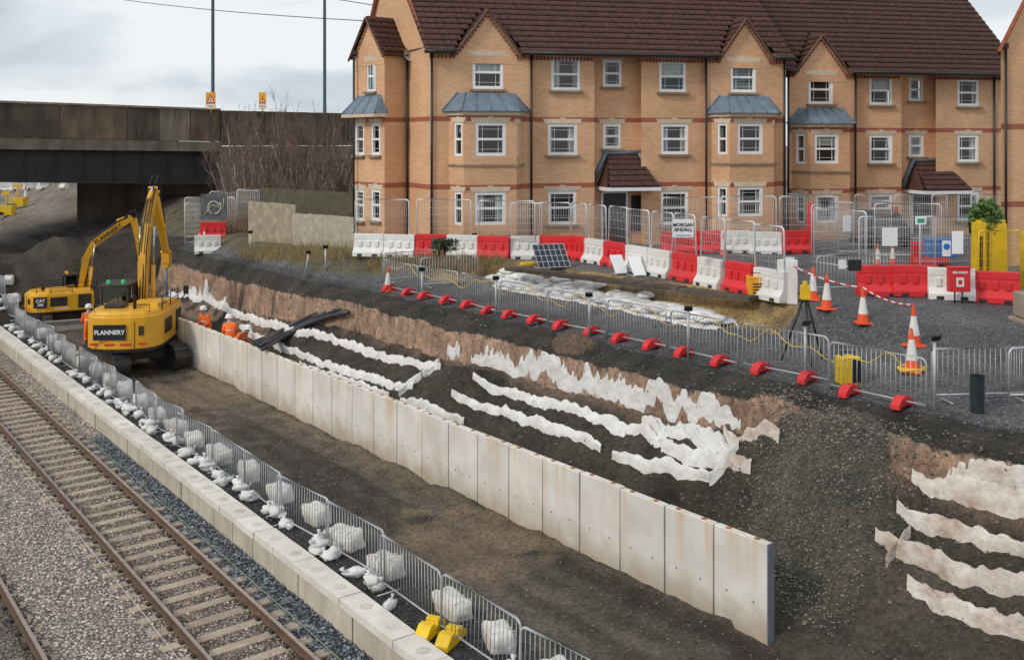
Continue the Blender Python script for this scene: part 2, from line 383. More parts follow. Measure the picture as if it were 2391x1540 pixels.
def make_ground():
    vs=[];cols=[]
    nq=len(QS)
    for s in SS:
        for q in QS:
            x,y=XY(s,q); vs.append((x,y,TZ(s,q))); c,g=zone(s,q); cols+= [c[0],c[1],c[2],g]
    fs=[]
    for i in range(len(SS)-1):
        for j in range(nq-1):
            a=i*nq+j; fs.append((a,a+1,a+nq+1,a+nq)) 
    me=bpy.data.meshes.new('ground'); me.from_pydata(vs,[],fs)
    at=me.color_attributes.new('Col','FLOAT_COLOR','POINT'); at.data.foreach_set('color',cols)
    me.polygons.foreach_set('use_smooth',[True]*len(fs)); me.update()
    if me.polygons[0].normal.z<0: me.flip_normals()
    o=bpy.data.objects.new('ground',me); COL.objects.link(o); o['kind']='structure'
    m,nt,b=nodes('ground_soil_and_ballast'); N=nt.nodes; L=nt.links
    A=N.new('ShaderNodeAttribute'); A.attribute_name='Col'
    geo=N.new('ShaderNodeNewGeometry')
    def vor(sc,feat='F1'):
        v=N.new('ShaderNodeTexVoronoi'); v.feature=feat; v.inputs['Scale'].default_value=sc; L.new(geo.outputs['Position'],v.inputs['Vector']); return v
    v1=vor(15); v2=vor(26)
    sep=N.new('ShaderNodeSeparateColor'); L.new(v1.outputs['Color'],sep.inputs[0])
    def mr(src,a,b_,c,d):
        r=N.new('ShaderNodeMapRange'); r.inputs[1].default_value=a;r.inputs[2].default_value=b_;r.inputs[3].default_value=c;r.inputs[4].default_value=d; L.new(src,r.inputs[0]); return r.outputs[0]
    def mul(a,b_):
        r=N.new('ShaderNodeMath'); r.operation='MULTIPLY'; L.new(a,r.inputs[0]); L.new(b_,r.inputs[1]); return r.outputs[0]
    stone=mul(mr(sep.outputs[0],0,1,.55,1.55), mr(v1.outputs['Distance'],.2,.62,1.05,.3))  # stone rims darkened: shade of the crevices put into the colour
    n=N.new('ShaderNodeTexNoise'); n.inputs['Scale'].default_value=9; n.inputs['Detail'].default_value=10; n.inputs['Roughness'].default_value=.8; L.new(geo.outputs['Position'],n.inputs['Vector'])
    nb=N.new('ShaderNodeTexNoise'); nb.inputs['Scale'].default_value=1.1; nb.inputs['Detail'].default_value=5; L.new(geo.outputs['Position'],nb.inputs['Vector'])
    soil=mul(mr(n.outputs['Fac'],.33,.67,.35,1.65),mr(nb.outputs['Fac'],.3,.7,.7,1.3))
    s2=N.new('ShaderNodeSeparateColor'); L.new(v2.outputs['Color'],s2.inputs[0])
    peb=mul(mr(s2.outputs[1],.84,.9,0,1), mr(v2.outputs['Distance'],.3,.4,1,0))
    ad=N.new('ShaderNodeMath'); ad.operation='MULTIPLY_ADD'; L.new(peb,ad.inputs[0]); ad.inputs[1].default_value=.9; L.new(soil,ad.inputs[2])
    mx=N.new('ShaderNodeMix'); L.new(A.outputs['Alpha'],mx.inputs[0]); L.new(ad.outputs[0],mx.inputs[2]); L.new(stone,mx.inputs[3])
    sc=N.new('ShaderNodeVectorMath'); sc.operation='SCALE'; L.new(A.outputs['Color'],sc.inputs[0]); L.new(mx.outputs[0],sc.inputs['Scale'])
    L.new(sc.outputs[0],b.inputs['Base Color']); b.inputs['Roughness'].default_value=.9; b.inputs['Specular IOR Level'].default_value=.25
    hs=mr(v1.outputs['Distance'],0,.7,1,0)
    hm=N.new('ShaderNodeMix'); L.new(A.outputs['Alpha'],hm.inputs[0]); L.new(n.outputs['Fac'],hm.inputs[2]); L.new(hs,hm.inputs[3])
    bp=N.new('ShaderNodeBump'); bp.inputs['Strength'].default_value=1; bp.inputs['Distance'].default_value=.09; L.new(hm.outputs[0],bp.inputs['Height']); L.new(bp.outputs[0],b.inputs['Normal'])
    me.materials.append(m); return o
make_ground()
def stones(name,cnt,area,size,mats,label):
    mb=MB()
    for i in range(cnt):
        s,q=area()
        x,y=XY(s,q); r=size()*.5
        z=TZ(s,q)+r*.3; a=R()*6.28
        vs=[]
        for dx,dy,dz in ((1,0,0),(0,1,0),(-1,0,0),(0,-1,0),(.1,.1,.75),(-.1,.1,-.8)):
            f=r*U(.7,1.25); ca,sa=math.cos(a),math.sin(a)
            vs.append((x+(dx*ca-dy*sa)*f,y+(dx*sa+dy*ca)*f,z+dz*f))
        mb.add(vs,[(0,1,4),(1,2,4),(2,3,4),(3,0,4),(1,0,5),(2,1,5),(3,2,5),(0,3,5)],random.randrange(len(mats)))
    mb.obj(name,mats,kind='stuff',label=label,category='stones')
SO1=M('rubble_dark',(.09,.083,.07),.9,var=.3); SO2=M('rubble_mid',(.17,.155,.135),.9,var=.3); SO3=M('rubble_light',(.28,.26,.22),.9,var=.3)
def a1():
    s=U(5,45); q=U(14.7,18.3); return s,q
def a1b():
    while 1:
        s=random.gauss(12.2,1.1); q=U(15.0,18.2)
        if s<10.5 and q<16.2: continue
        return s,q
def a2(): return U(8,48),U(9.7,14.2)
def a3(): return U(6,45),U(18.3,22.5)
stones('rubble_stones',2500,a1,lambda:U(.02,.07)*(1+R()*R()*1.3),[SO1,SO1,SO1,SO2],'loose grey rubble on the dark excavated slope')
stones('rubble_stones',7500,a1b,lambda:U(.02,.065),[SO1,SO1,SO2,SO2,SO3],'loose crushed stone on the dark fill heap')
stones('trench_gravel',5000,a2,lambda:U(.02,.065),[SO1,SO1,SO2,SO2],'scattered small stones on the trench floor')
stones('path_gravel',4500,a3,lambda:U(.03,.08),[SO1,SO2,M('gravel_blue',(.19,.20,.22),.9,var=.3)],'grey gravel along the access path')
PB1=M('ballast_pink',(.60,.50,.44),.9,var=.3); PB2=M('ballast_pale',(.68,.62,.55),.9,var=.3); PB3=M('ballast_brown',(.40,.33,.28),.9,var=.3); PB4=M('ballast_slate',(.14,.155,.18),.9,var=.3); PB5=M('ballast_slate_light',(.26,.275,.30),.9,var=.3)
def b1():
    while 1:
        s=U(12,44); q=U(2.0,9.2)
        if (q>8.5 and s<33) or 6.75<q<8.25 or 2.9<q<4.4: continue
        return s,q+dq(s)
def b2():
    s=U(12,33); return s,U(8.5,9.12)+dq(s)
def b3():
    s=U(12,40); return s,U(6.5,8.5)+dq(s)
stones('pink_ballast',9000,b1,lambda:U(.04,.085),[PB1,PB1,PB2,PB3],'pinkish granite ballast beside the rails')
stones('brown_ballast',5000,b3,lambda:U(.03,.075),[PB3,PB3,M('ballast_mud',(.30,.235,.19),.9,var=.3),PB1],'brown stained ballast between the rails')
stones('slate_ballast',3200,b2,lambda:U(.05,.10),[PB4,PB4,PB5],'new dark grey ballast beside the platform wall')
# ---------------- tracks ----------------
def trk(s,q,z=0): 
    x,y=XY(s,q+dq(s)); return Vector((x,y,z))
RPRO=[(-.07,0),(.07,0),(.07,.015),(.012,.035),(.012,.11),(.036,.12),(.036,.155),(-.036,.155),(-.036,.12),(-.012,.11),(-.012,.035),(-.07,.015)]
def rail(q,s0,s1,lab):
    mb=MB(); n=int((s1-s0)/2); k=len(RPRO)
    vs=[]
    for i in range(n+1):
        s=lerp(s0,s1,i/n)
        for a,b in RPRO: vs.append(trk(s,q+a,-.60+b))
    for i in range(n):
        for j in range(k):
            a=i*k+j;b=i*k+(j+1)%k; mb.f.append([a,b,b+k,a+k]); mb.m.append(1 if j==6 else 0); mb.sm.append(False)
    mb.v=[tuple(v) for v in vs]
    mb.obj('rail',[RUST,RAILTOP],label=lab,category='rail',group='rails of the railway tracks')
rail(6.75,8,70,'rusty steel rail with worn top on concrete sleepers'); rail(8.25,8,70,'rusty steel rail with worn top beside the platform wall')
rail(2.93,14,70,'rusty steel rail of the neighbouring track'); rail(4.43,14,70,'rusty steel rail of the neighbouring track')
mb=MB()
mb.prism([(-1.27,-.12),(1.27,-.12),(1.25,.08),(.95,.09),(.55,.06),(-.55,.06),(-.95,.09),(-1.25,.08)],lambda p,t:(p[0],(t-.5)*.25,p[1]))
for xx in (-.75,.75):
    for sx in (-.12,.12): mb.box((xx+sx,0,.105),(.07,.14,.05),m=1)
slp=mb.obj('sleeper',[SLEEP,STEELD],bev=.015,label='brown stained concrete sleeper with rail clips in ballast',category='sleeper',group='concrete sleepers under the tracks')
angT=math.atan2(RY,RX)
def sleepers(q,s0,s1,z,first=None):
    s=s0
    while s<s1:
        p=trk(s,q,z+U(-.008,.008))
        if first: first.location=p; first.rotation_euler=(0,0,angT+.02); first=None
        else: clone(slp,p,angT+.02+U(-.01,.01))
        s+=.65
sleepers(7.5,11.5,62,-.684,slp); sleepers(3.68,15,36,-.70)
def cable(pts,r,mat,name,label,cat='cable',**kw):
    mb=MB(); mb.tube(pts,r,5); return mb.obj(name,mat,label=label,category=cat,**kw)
cable([trk(s,8.68+.08*nz(s*.4,0),-.55) for s in range(10,66,1)],.009,M('green_cable',(.28,.34,.20),.6),'trackside_cable','thin green cable lying on ballast beside the rail')
cable([trk(s,6.4+.08*nz(s*.3,3),-.53) for s in range(10,66,1)],.008,M('pale_cable',(.5,.47,.44),.6),'trackside_cable','thin pale cable lying on ballast beside the rail')
# ---------------- platform edge wall ----------------
p0=trk(30,9.3,0)
pw=MB()
S0=5
for i in range(int(64/1.15)):
    s=S0+i*1.15
    a=trk(s+.012,9.2); b=trk(s+1.135,9.2); ce=(a+b)/2; an=math.atan2((b-a).y,(b-a).x)
    pw.box((ce.x-p0.x+U(-.01,.01),ce.y-p0.y,-.46),( (b-a).length,.3,.92+.02),rz=an)
pwall=pw.obj('platform_wall',BLOCKW,loc=p0,label='low precast platform edge wall with pale coping beside the track',category='platform wall')
mb=MB(); mb.box((0,0,.06),(.98,.48,.16)); mb.prism([(.30*math.cos(a*.524)*.45,.30*math.sin(a*.524)*.45) for a in range(12)],lambda p,t:(p[0]-.1,p[1],.13+t*.0125),m=1)
cop=mb.obj('coping_slab',[COPE,M('coping_patch',(.54,.51,.45),.85,var=.2)],parent=pwall,bev=.012)
for i in range(64):
    s=S0+i*1.0
    a=trk(s,9.27); b=trk(s+1,9.27); ce=(a+b)/2; an=math.atan2((b-a).y,(b-a).x)
    o=cop if i==0 else cop.copy()
    if i: COL.objects.link(o)
    o.parent=pwall; o.location=(ce.x-p0.x+U(-.008,.008),ce.y-p0.y,.012+U(0,.012)); o.rotation_euler=(0,0,an+U(-.012,.012))
# ---------------- retaining wall panels ----------------
def panelmat():
    m,nt,b=nodes('wall_panel_concrete'); N=nt.nodes; L=nt.links
    geo=N.new('ShaderNodeNewGeometry'); sp=N.new('ShaderNodeSeparateXYZ'); L.new(geo.outputs['Position'],sp.inputs[0])
    n=N.new('ShaderNodeTexNoise'); n.inputs['Scale'].default_value=1.3; n.inputs['Detail'].default_value=8; L.new(geo.outputs['Position'],n.inputs['Vector'])
    r=N.new('ShaderNodeValToRGB'); r.color_ramp.elements[0].position=.3; r.color_ramp.elements[0].color=(.64,.60,.53,1); r.color_ramp.elements[1].position=.7; r.color_ramp.elements[1].color=(.82,.79,.74,1); L.new(n.outputs['Fac'],r.inputs[0])
    mp=N.new('ShaderNodeVectorMath'); mp.operation='MULTIPLY'; mp.inputs[1].default_value=(2.2,2.2,.12); L.new(geo.outputs['Position'],mp.inputs[0])
    n2=N.new('ShaderNodeTexNoise'); n2.inputs['Scale'].default_value=1.6; n2.inputs['Detail'].default_value=4; L.new(mp.outputs[0],n2.inputs['Vector'])
    f=N.new('ShaderNodeMapRange'); f.inputs[1].default_value=.52; f.inputs[2].default_value=.70; f.inputs[3].default_value=0; f.inputs[4].default_value=.65; L.new(n2.outputs['Fac'],f.inputs[0])
    h=N.new('ShaderNodeMapRange'); h.inputs[1].default_value=.4; h.inputs[2].default_value=1.7; L.new(sp.outputs[2],h.inputs[0])
    mu=N.new('ShaderNodeMath'); mu.operation='MULTIPLY'; L.new(f.outputs[0],mu.inputs[0]); L.new(h.outputs[0],mu.inputs[1])
    mx=N.new('ShaderNodeMix'); mx.data_type='RGBA'; L.new(mu.outputs[0],mx.inputs[0]); L.new(r.outputs[0],mx.inputs[6]); mx.inputs[7].default_value=(.66,.42,.20,1)
    n3=N.new('ShaderNodeTexNoise'); n3.inputs['Scale'].default_value=2.5; n3.inputs['Detail'].default_value=6; L.new(geo.outputs['Position'],n3.inputs['Vector'])
    ad=N.new('ShaderNodeMath'); ad.operation='MULTIPLY_ADD'; L.new(n3.outputs['Fac'],ad.inputs[0]); ad.inputs[1].default_value=-.9; L.new(sp.outputs[2],ad.inputs[2])
    g=N.new('ShaderNodeMapRange'); g.inputs[1].default_value=-.4; g.inputs[2].default_value=.25; g.inputs[3].default_value=.8; g.inputs[4].default_value=0; L.new(ad.outputs[0],g.inputs[0])
    mx2=N.new('ShaderNodeMix'); mx2.data_type='RGBA'; L.new(g.outputs[0],mx2.inputs[0]); L.new(mx.outputs[2],mx2.inputs[6]); mx2.inputs[7].default_value=(.42,.33,.22,1)
    oi=N.new('ShaderNodeObjectInfo'); rr=N.new('ShaderNodeMapRange'); rr.inputs[3].default_value=.88; rr.inputs[4].default_value=1.05; L.new(oi.outputs['Random'],rr.inputs[0])
    sc=N.new('ShaderNodeVectorMath'); sc.operation='SCALE'; L.new(mx2.outputs[2],sc.inputs[0]); L.new(rr.outputs[0],sc.inputs['Scale'])
    L.new(sc.outputs[0],b.inputs['Base Color']); b.inputs['Roughness'].default_value=.75
    bp=N.new('ShaderNodeBump'); bp.inputs['Strength'].default_value=.12; bp.inputs['Distance'].default_value=.02; L.new(n3.outputs['Fac'],bp.inputs['Height']); L.new(bp.outputs[0],b.inputs['Normal'])
    return m
PAN=panelmat(); RST=M('rust_socket',(.33,.14,.06),.8,var=.3); ENDD=M('end_face_shade',(.16,.175,.20),.8,var=.2)
W=1.215
mb=MB(); mb.box((0,0,.70),(W-.03,.16,2.0)); 
panel=mb.obj('retaining_wall_panel',PAN,bev=.015,label='pale precast concrete retaining wall panel with rusty lifting sockets',category='wall panel',group='precast retaining wall panels')
mb=MB()
for xx in (-.32,.32): mb.lathe([(0,.012),(.05,.012),(.055,0)],(xx,0,1.70),10)
sk=mb.obj('lifting_socket',RST,parent=panel)
mb=MB()
for xx,zz in ((-.3,.62),(.3,.62)): mb.box((xx,.082,zz),(.026,.008,.026))
tie=mb.obj('tie_hole',DARKIN,parent=panel)
mb=MB(); mb.box((W/2,-.02,.6),(.05,.05,1.7)); jn=mb.obj('joint_shade',M('joint_shadow',(.10,.09,.08),.9),parent=panel)  # dark strip in each panel gap stands in for its shade
angE=math.atan2(EY,EX)
for i in range(25):
    s=11.24+W*(i+.5); x,y=XY(s,14.3)
    if i==0: o=panel; o.location=(x,y,0); o.rotation_euler=(0,0,angE)
    else: o=clone(panel,(x,y,U(-.014,.014)),0,rot=(U(-.006,.006),0,angE+U(-.006,.006)))
mb=MB(); x,y=XY(11.24,14.3); mb.box((0,0,.70),(.02,.17,2.01),rz=angE)  # thin dark sheet paints the shaded side of the wall end
mb.obj('wall_end_shade',ENDD,loc=(x,y,0),label='end face of the retaining wall, its shade painted dark grey',category='wall end')
# ---------------- geotextile strips ----------------
def strip(px,w,mat,lab,seed,lump=.05,step=.06,roll=.13,ground=None,grp='geotextile layers on the stepped slope'):
    P=[SQ(*(ground or site)(u,v)[:2]) for u,v in px]
    pts=[]
    for a,b in zip(P,P[1:]):
        L_=math.dist(a,b); n=max(1,int(L_/step)); pts+=[(lerp(a[0],b[0],i/n),lerp(a[1],b[1],i/n)) for i in range(n)]
    pts.append(P[-1]); n=len(pts); k=15
    for _ in range(60): pts=[pts[0]]+[((pts[i-1][0]+2*pts[i][0]+pts[i+1][0])/4,(pts[i-1][1]+2*pts[i][1]+pts[i+1][1])/4) for i in range(1,n-1)]+[pts[-1]]
    zc=[TZ(*p) for p in pts]
    for _ in range(12): zc=[zc[0]]+[(zc[i-1]+2*zc[i]+zc[i+1])/4 for i in range(1,n-1)]+[zc[-1]]
    mb=MB(); vs=[]
    for i in range(n):
        a=pts[max(0,i-1)];b=pts[min(n-1,i+1)]; dx,dy=b[0]-a[0],b[1]-a[1]; l=math.hypot(dx,dy) or 1; nx,ny=-dy/l,dx/l
        if ny<0: nx,ny=-nx,-ny
        al=i*step; e=min(i,n-1-i)*step
        off=.05*nz(al*.8,seed)
        wl=w*(1+.4*nz(al*.9,seed+5)+.45*nz(al*2.4,seed+9)+.18*nz(al*8,seed)); wr=w*(1+.4*nz(al*1.1,seed+15)+.45*nz(al*2.8,seed+19)+.18*nz(al*8,seed+3))
        tap=min(1,.3+e*1.1)
        for j in range(k):
            t=j/(k-1)*2-1
            o=off+(t*wl/2 if t<0 else t*wr/2)*tap
            s=pts[i][0]+nx*o; q=pts[i][1]+ny*o
            ed=1-t**6
            crease=abs(nz(al*2.6+t*.7,t*.5,seed))
            fold=lump*(1.3*(.35-crease)+.7*nz(al*1.3,t*1.2,seed+2)+.35*nz(al*6+t*2,t*2,seed+4))
            g=TZ(s,q)
            z=min(g,zc[i]+.12+.5*max(0,o))+.015+roll*sm(-1,-.4,t)*(1-.8*sm(.2,1,t))+fold*ed
            if abs(t)==1: z=g-.06
            elif z<g+.01: z=g+.012
            x,y=XY(s,q); vs.append((x,y,z))
    fs=[(i*k+j,i*k+j+1,(i+1)*k+j+1,(i+1)*k+j) for i in range(n-1) for j in range(k-1)]
    mb.add(vs,fs,0,True)
    return mb.obj('geotextile_sheet',mat,label=lab,category='geotextile sheet',group=grp)
GL='white geotextile sheet laid in folds along the dark slope'
strip([(1100,840),(1250,874),(1400,912),(1560,946),(1730,992)],.10,GEO,GL,1,roll=.10)
strip([(1105,882),(1200,917),(1350,964),(1480,1008),(1575,1044)],.22,GEO,GL,3)
strip([(1055,922),(1150,957),(1280,1005),(1405,1054)],.22,GEO,GL,4)
strip([(935,940),(1015,963),(1085,988)],.18,GEO,GL,5)
strip([(1500,985),(1580,1005),(1650,1020),(1725,1045)],.34,GEO,'large crumpled white geotextile sheet spilling down the slope',6,lump=.12,roll=.08)
strip([(1545,1050),(1630,1068),(1700,1075)],.26,GEO,GL,31,lump=.10)
strip([(1430,1068),(1530,1088),(1610,1108),(1660,1122)],.2,GEO,GL,7)
strip([(1725,1045),(1695,1075),(1655,1125)],.30,GEO,'loose end of a white geotextile sheet',8,lump=.14)
strip([(1690,1012),(1760,1022),(1820,1032)],.18,GEOD,'frayed end of a muddy geotextile sheet',9,lump=.12)
strip([(1690,1085),(1755,1098)],.17,GEOD,'frayed end of a muddy geotextile sheet',10,lump=.12)
strip([(395,686),(460,700),(540,728),(640,757),(720,781),(800,805),(900,838),(1030,862)],.22,GEO,GL,11)
strip([(560,765),(640,800),(700,828),(770,852),(800,866),(870,884),(965,908)],.2,GEO,GL,13)
strip([(700,852),(780,884),(860,912),(910,928)],.16,GEO,GL,14)
strip([(1025,852),(980,885),(930,925)],.26,GEO,'torn white geotextile flap crossing the slope',16,lump=.14)
strip([(1045,822),(1075,818)],.12,GEO,'small scrap of white geotextile on the dark hump',17)
GM='mud-stained geotextile sheet hanging over the stepped slope'
strip([(2130,1118),(2220,1152),(2320,1178),(2450,1208)],.26,GEOD,GM,21,lump=.12)
strip([(2240,1108),(2330,1128),(2450,1150)],.16,GEOD,GM,25,lump=.10)
strip([(2095,1192),(2200,1232),(2300,1268),(2430,1300)],.22,GEOD,GM,22,lump=.12)
strip([(2045,1255),(2120,1290),(2200,1322),(2300,1355),(2430,1400)],.24,GEOD,GM,23,lump=.12)
strip([(2120,1370),(2220,1420),(2320,1462),(2430,1505)],.24,GEOD,GM,24,lump=.14)
strip([(2125,1250),(2095,1290),(2070,1330)],.14,GEOD,'torn muddy flap of geotextile',26,lump=.14)
strip([(1155,665),(1250,682),(1400,707),(1550,738),(1680,768)],.85,GEO,'long white sheet laid flat beneath the row of sandbags',41,lump=.05,roll=.02)
# ---------------- pedestrian barriers ----------------
def barrier(feet):
    e=empty('pedestrian_barrier',(0,0,0))
    mb=MB(); w=2.2;h=1.05;b=.14;r=.13
    pts=[]
    for cx,cz,a0 in ((w/2-r,h-r,0),(-w/2+r,h-r,90),):
        for k in range(5):
            a=math.radians(a0+k*22.5); pts.append((cx+r*math.cos(a),0,cz+r*math.sin(a)))
    pts=[(w/2,0,.03)]+pts+[(-w/2,0,.03)]
    mb.tube(pts,.022,6); mb.tube([(-w/2,0,b),(w/2,0,b)],.018,6)
    mb.obj('frame',GALV,parent=e)
    mb=MB()
    for i in range(1,20):
        x=-w/2+w*i/20; mb.tube([(x,0,b),(x,0,h)],.009,4)
    mb.obj('bars',GALVD,parent=e)
    if feet:
        for xx in (-.6,.6):
            mb=MB(); mb.prism([(-.24,0),(-.24,.12),(-.16,.20),(-.05,.25),(-.05,.14),(.05,.14),(.05,.25),(.17,.22),(.29,.10),(.30,0),(.21,0),(.17,.06),(-.11,.06),(-.15,0)],lambda p,t:(xx+(t-.5)*.20,p[0],p[1]))
            mb.obj('foot',RED if feet==1 else YPL,parent=e,bev=.012)
    else:
        for xx in (-w/2+.3,w/2-.3):
            mb=MB(); mb.tube([(xx,-.25,.02),(xx,.25,.02)],.016,5); mb.obj('foot',GALV,parent=e)
    return e
bA=barrier(0)
first=True
s=9.3
GB='galvanised steel pedestrian barrier standing beside the pale coping'
i=0
while s<58:
    p=trk(s,10.02+.06*math.sin(i*2.1)); z=TZ(*SQ(p.x,p.y))
    rz=angE+.02+.06*math.sin(i*1.7)
    if first: bA.location=(p.x,p.y,z); bA.rotation_euler=(0,0,rz); bA['label']=GB; bA['category']='pedestrian barrier'; bA['group']='steel pedestrian barriers beside the platform wall'; first=False
    else: clone(bA,(p.x,p.y,z),0,rot=(U(-.03,.03),U(-.015,.015),rz))
    s+=2.26; i+=1
bR=barrier(1); first=True; s=12.0; i=0
while s<31.5:
    q=18.62+.05*math.sin(i*2.3); x,y=XY(s,q)
    rz=angE+.07*math.sin(i*1.9)
    if first: bR.location=(x,y,TZ(s,q)); bR.rotation_euler=(0,0,rz); bR['label']='galvanised pedestrian barrier with red plastic feet on the gravel path'; bR['category']='pedestrian barrier'; bR['group']='pedestrian barriers with red feet along the path'; first=False
    else: clone(bR,(x,y,TZ(s,q)),0,rot=(U(-.03,.03),U(-.02,.02),rz))
    s+=2.3; i+=1
for (u,v,r) in ((2300,935,.1),(2480,935,.1),(1050,668,.5),(960,655,.6)):
    p=site(u,v); clone(bA,p,r,label='plain galvanised pedestrian barrier on dark gravel')
YB=[]
for (u,v) in ((1005,1482),(1052,1504)):
    p=site(u,v); YB.append(p); mb=MB(); mb.prism([(-.36,0),(-.36,.10),(-.2,.24),(-.06,.24),(-.06,.16),(.06,.16),(.06,.24),(.2,.24),(.36,.10),(.36,0)],lambda q,t:((t-.5)*.26,q[0],q[1]))
    mb.obj('yellow_barrier_block',YPL,loc=(p[0],p[1],p[2]+.03),rz=angE+.5,bev=.02,label='yellow plastic barrier block lying on dark gravel',category='barrier weight')
def nearY(p): return any(math.hypot(p[0]-y[0],p[1]-y[1])<.75 for y in YB)
def bagmesh(mb,seed,r,neck):
    mb.blob((0,0,r[2]*.8),r,seed=seed,amp=.45,n=12,k=8)
    x,y,z=neck
    mb.tube([(x*.6,y*.6,r[2]*1.1),(x,y,z),(x*1.15,y*1.15,z+.07)],[.06,.02,.05],7)
bgs=[]
for sd,r,nk in ((1,(.20,.15,.11),(.18,.03,.17)),(5,(.16,.15,.13),(-.05,.06,.26)),(9,(.24,.13,.09),(.24,.0,.10))):
    mb=MB(); bagmesh(mb,sd,r,nk); bgs.append(mb.obj('sandbag',BAG,label='tied white woven sandbag on the gravel by the barrier',category='sandbag',group='white sandbags beside the platform wall'))
fb=[True]*3
for i in range(24):
    s=8.2+2.26*i+.0
    for k in range(6 if i<13 else 3):
        p=trk(s+U(-.95,.95),9.80+U(-.07,.22)); z=TZ(*SQ(p.x,p.y))
        if k>3: p=trk(s+U(-.2,.2),9.90); z+=.11
        if nearY(p): continue
        src=bgs[k%3]
        if fb[k%3]: src.location=(p.x,p.y,z); fb[k%3]=False
        else: clone(src,(p.x,p.y,z),U(0,6.28),scale=(U(.75,1.2),U(.75,1.2),U(.8,1.15)))
# softly wrapped ballast weights
mb=MB(); mb.blob((0,0,.21),(.40,.22,.23),seed=4,amp=.16,n=20,k=12,sq=.38)
for k in range(4): mb.tube([(-.27+k*.18,-.225,.03),(-.27+k*.18+.01,-.235,.22),(-.27+k*.18,-.20,.43),(-.27+k*.18,.20,.43)],.016,5)
WBLK=M('white_block',(.76,.74,.69),.8,var=.15,scale=3,bump=.8,bscale=7,bd=.07,dirt=.55,dcol=(.48,.42,.34))
blk=mb.obj('ballast_block',WBLK,label='white wrapped ballast weight behind the barrier line',category='ballast block',group='white ballast blocks along the barriers')
f=True
for i in range(26):
    s=10.3+2.26*i*.8; p=trk(s+U(-.25,.25),10.42+U(-.05,.16)); z=TZ(*SQ(p.x,p.y))-.02; rz=angE+U(-.35,.35)
    if f: blk.location=(p.x,p.y,z); blk.rotation_euler=(0,0,rz); f=False
    else: clone(blk,(p.x,p.y,z),0,rot=(U(-.08,.08),U(-.08,.08),rz),scale=(U(.85,1.1),U(.9,1.1),U(.8,1.05)))
# ---------------- sandbag row on path ----------------
mb=MB(); mb.blob((0,0,.06),(.38,.24,.085),seed=9,amp=.3,n=12,k=7)
sb=mb.obj('sandbag',BAG,label='white sandbag in the long row below the bank',category='sandbag',group='row of white sandbags along the bank'); f=True
SBP=[SQ(*site(u,v)[:2]) for u,v in ((1155,660),(1400,702),(1680,762))]
for i in range(150):
    t=(i%75)/75+U(-.01,.01); a,b_=(SBP[0],SBP[1]) if t<.5 else (SBP[1],SBP[2]); tt=(t*2)%1
    s=lerp(a[0],b_[0],tt); q=lerp(a[1],b_[1],tt)+U(-.35,.35)+.1; x,y=XY(s,q); z=TZ(s,q)+.03+(.0 if i<75 else .09)
    if f: sb.location=(x,y,z); f=False
    else: clone(sb,(x,y,z),U(0,6.28),scale=(U(.8,1.25),U(.85,1.3),U(.8,1.3)))
# ---------------- water barriers ----------------
def wbar(mat):
    mb=MB(); L_=1.18
    pr=[(-.27,0),(.27,0),(.27,.16),(.2,.24),(.13,.34),(.11,.62),(.12,.66),(.12,.84),(-.12,.84),(-.12,.66),(-.11,.62),(-.13,.34),(-.2,.24),(-.27,.16)]
    mb.prism(pr,lambda p,t:((t-.5)*L_,p[0],p[1]))
    for sy in (-1,1):
        for xx in (-.33,0,.33): mb.box((xx,sy*.145,.47),(.14,.07,.22))
        for xx in (-.3,.3): mb.box((xx,sy*.262,.06),(.2,.03,.10),m=1)
    return mb.obj('water_filled_barrier',[mat,DARKIN],bev=.02,category='road barrier',group='red and white water-filled barriers')
wr=wbar(RED); wr['label']='red plastic water-filled barrier edging the compound'; ww=wbar(WPL); ww['label']='white plastic water-filled barrier edging the compound'
usedb={}
def putbar(col,p,rz):
    src=wr if col=='r' else ww
    if col not in usedb: src.location=p; src.rotation_euler=(0,0,rz); usedb[col]=1; return src
    return clone(src,p,rz)
def meshpanel(w,h,mat=None,name='mesh_fence_panel'):
    mb=MB(); r=.12; pts=[]
    for cx,cz,a0 in ((w/2-r,h-r,0),(-w/2+r,h-r,90)):
        for k in range(4):
            a=math.radians(a0+k*30); pts.append((cx+r*math.cos(a),0,cz+r*math.sin(a)))
    e=empty(name,(0,0,0),category='mesh fence panel',group='steel mesh fence panels')
    mb.tube([(w/2,0,0)]+pts+[(-w/2,0,0)],.026,6); mb.tube([(-w/2,0,.1),(w/2,0,.1)],.02,5)
    mb.obj('frame',mat or GALVL,parent=e)
    mb=MB(); n=int(w/.085)
    for i in range(1,n): mb.tube([(-w/2+w*i/n,0,.1),(-w/2+w*i/n,0,h)],.0048,3)
    for k in range(1,int(h/.28)+1): mb.tube([(-w/2,0,.1+k*.26),(w/2,0,.1+k*.26)],.005,3)
    mb.obj('mesh',mat or GALVL,parent=e)
    return e
GALVL=M('bright_galvanised',(.70,.72,.73),.4,.2,var=.1)
mp1=meshpanel(1.15,1.35); mp1['label']='rounded steel mesh fence panel fixed on a plastic barrier'; mp2=meshpanel(2.1,1.45); mp2['label']='wide steel mesh fence panel fixed on plastic barriers'
mp3=meshpanel(2.4,2.0); mp3['label']='tall steel mesh fence panel standing on the tarmac'
mpu=set()
def putmp(src,p,rz,**kw):
    if src.name not in mpu: src.location=p; src.rotation_euler=(0,0,rz); mpu.add(src.name); return src
    return clone(src,p,rz,**kw)
def gz(u,v,z):
    d=FP*(H-z)/(v-YH); return ((u-CX)/FP*d,d,z)
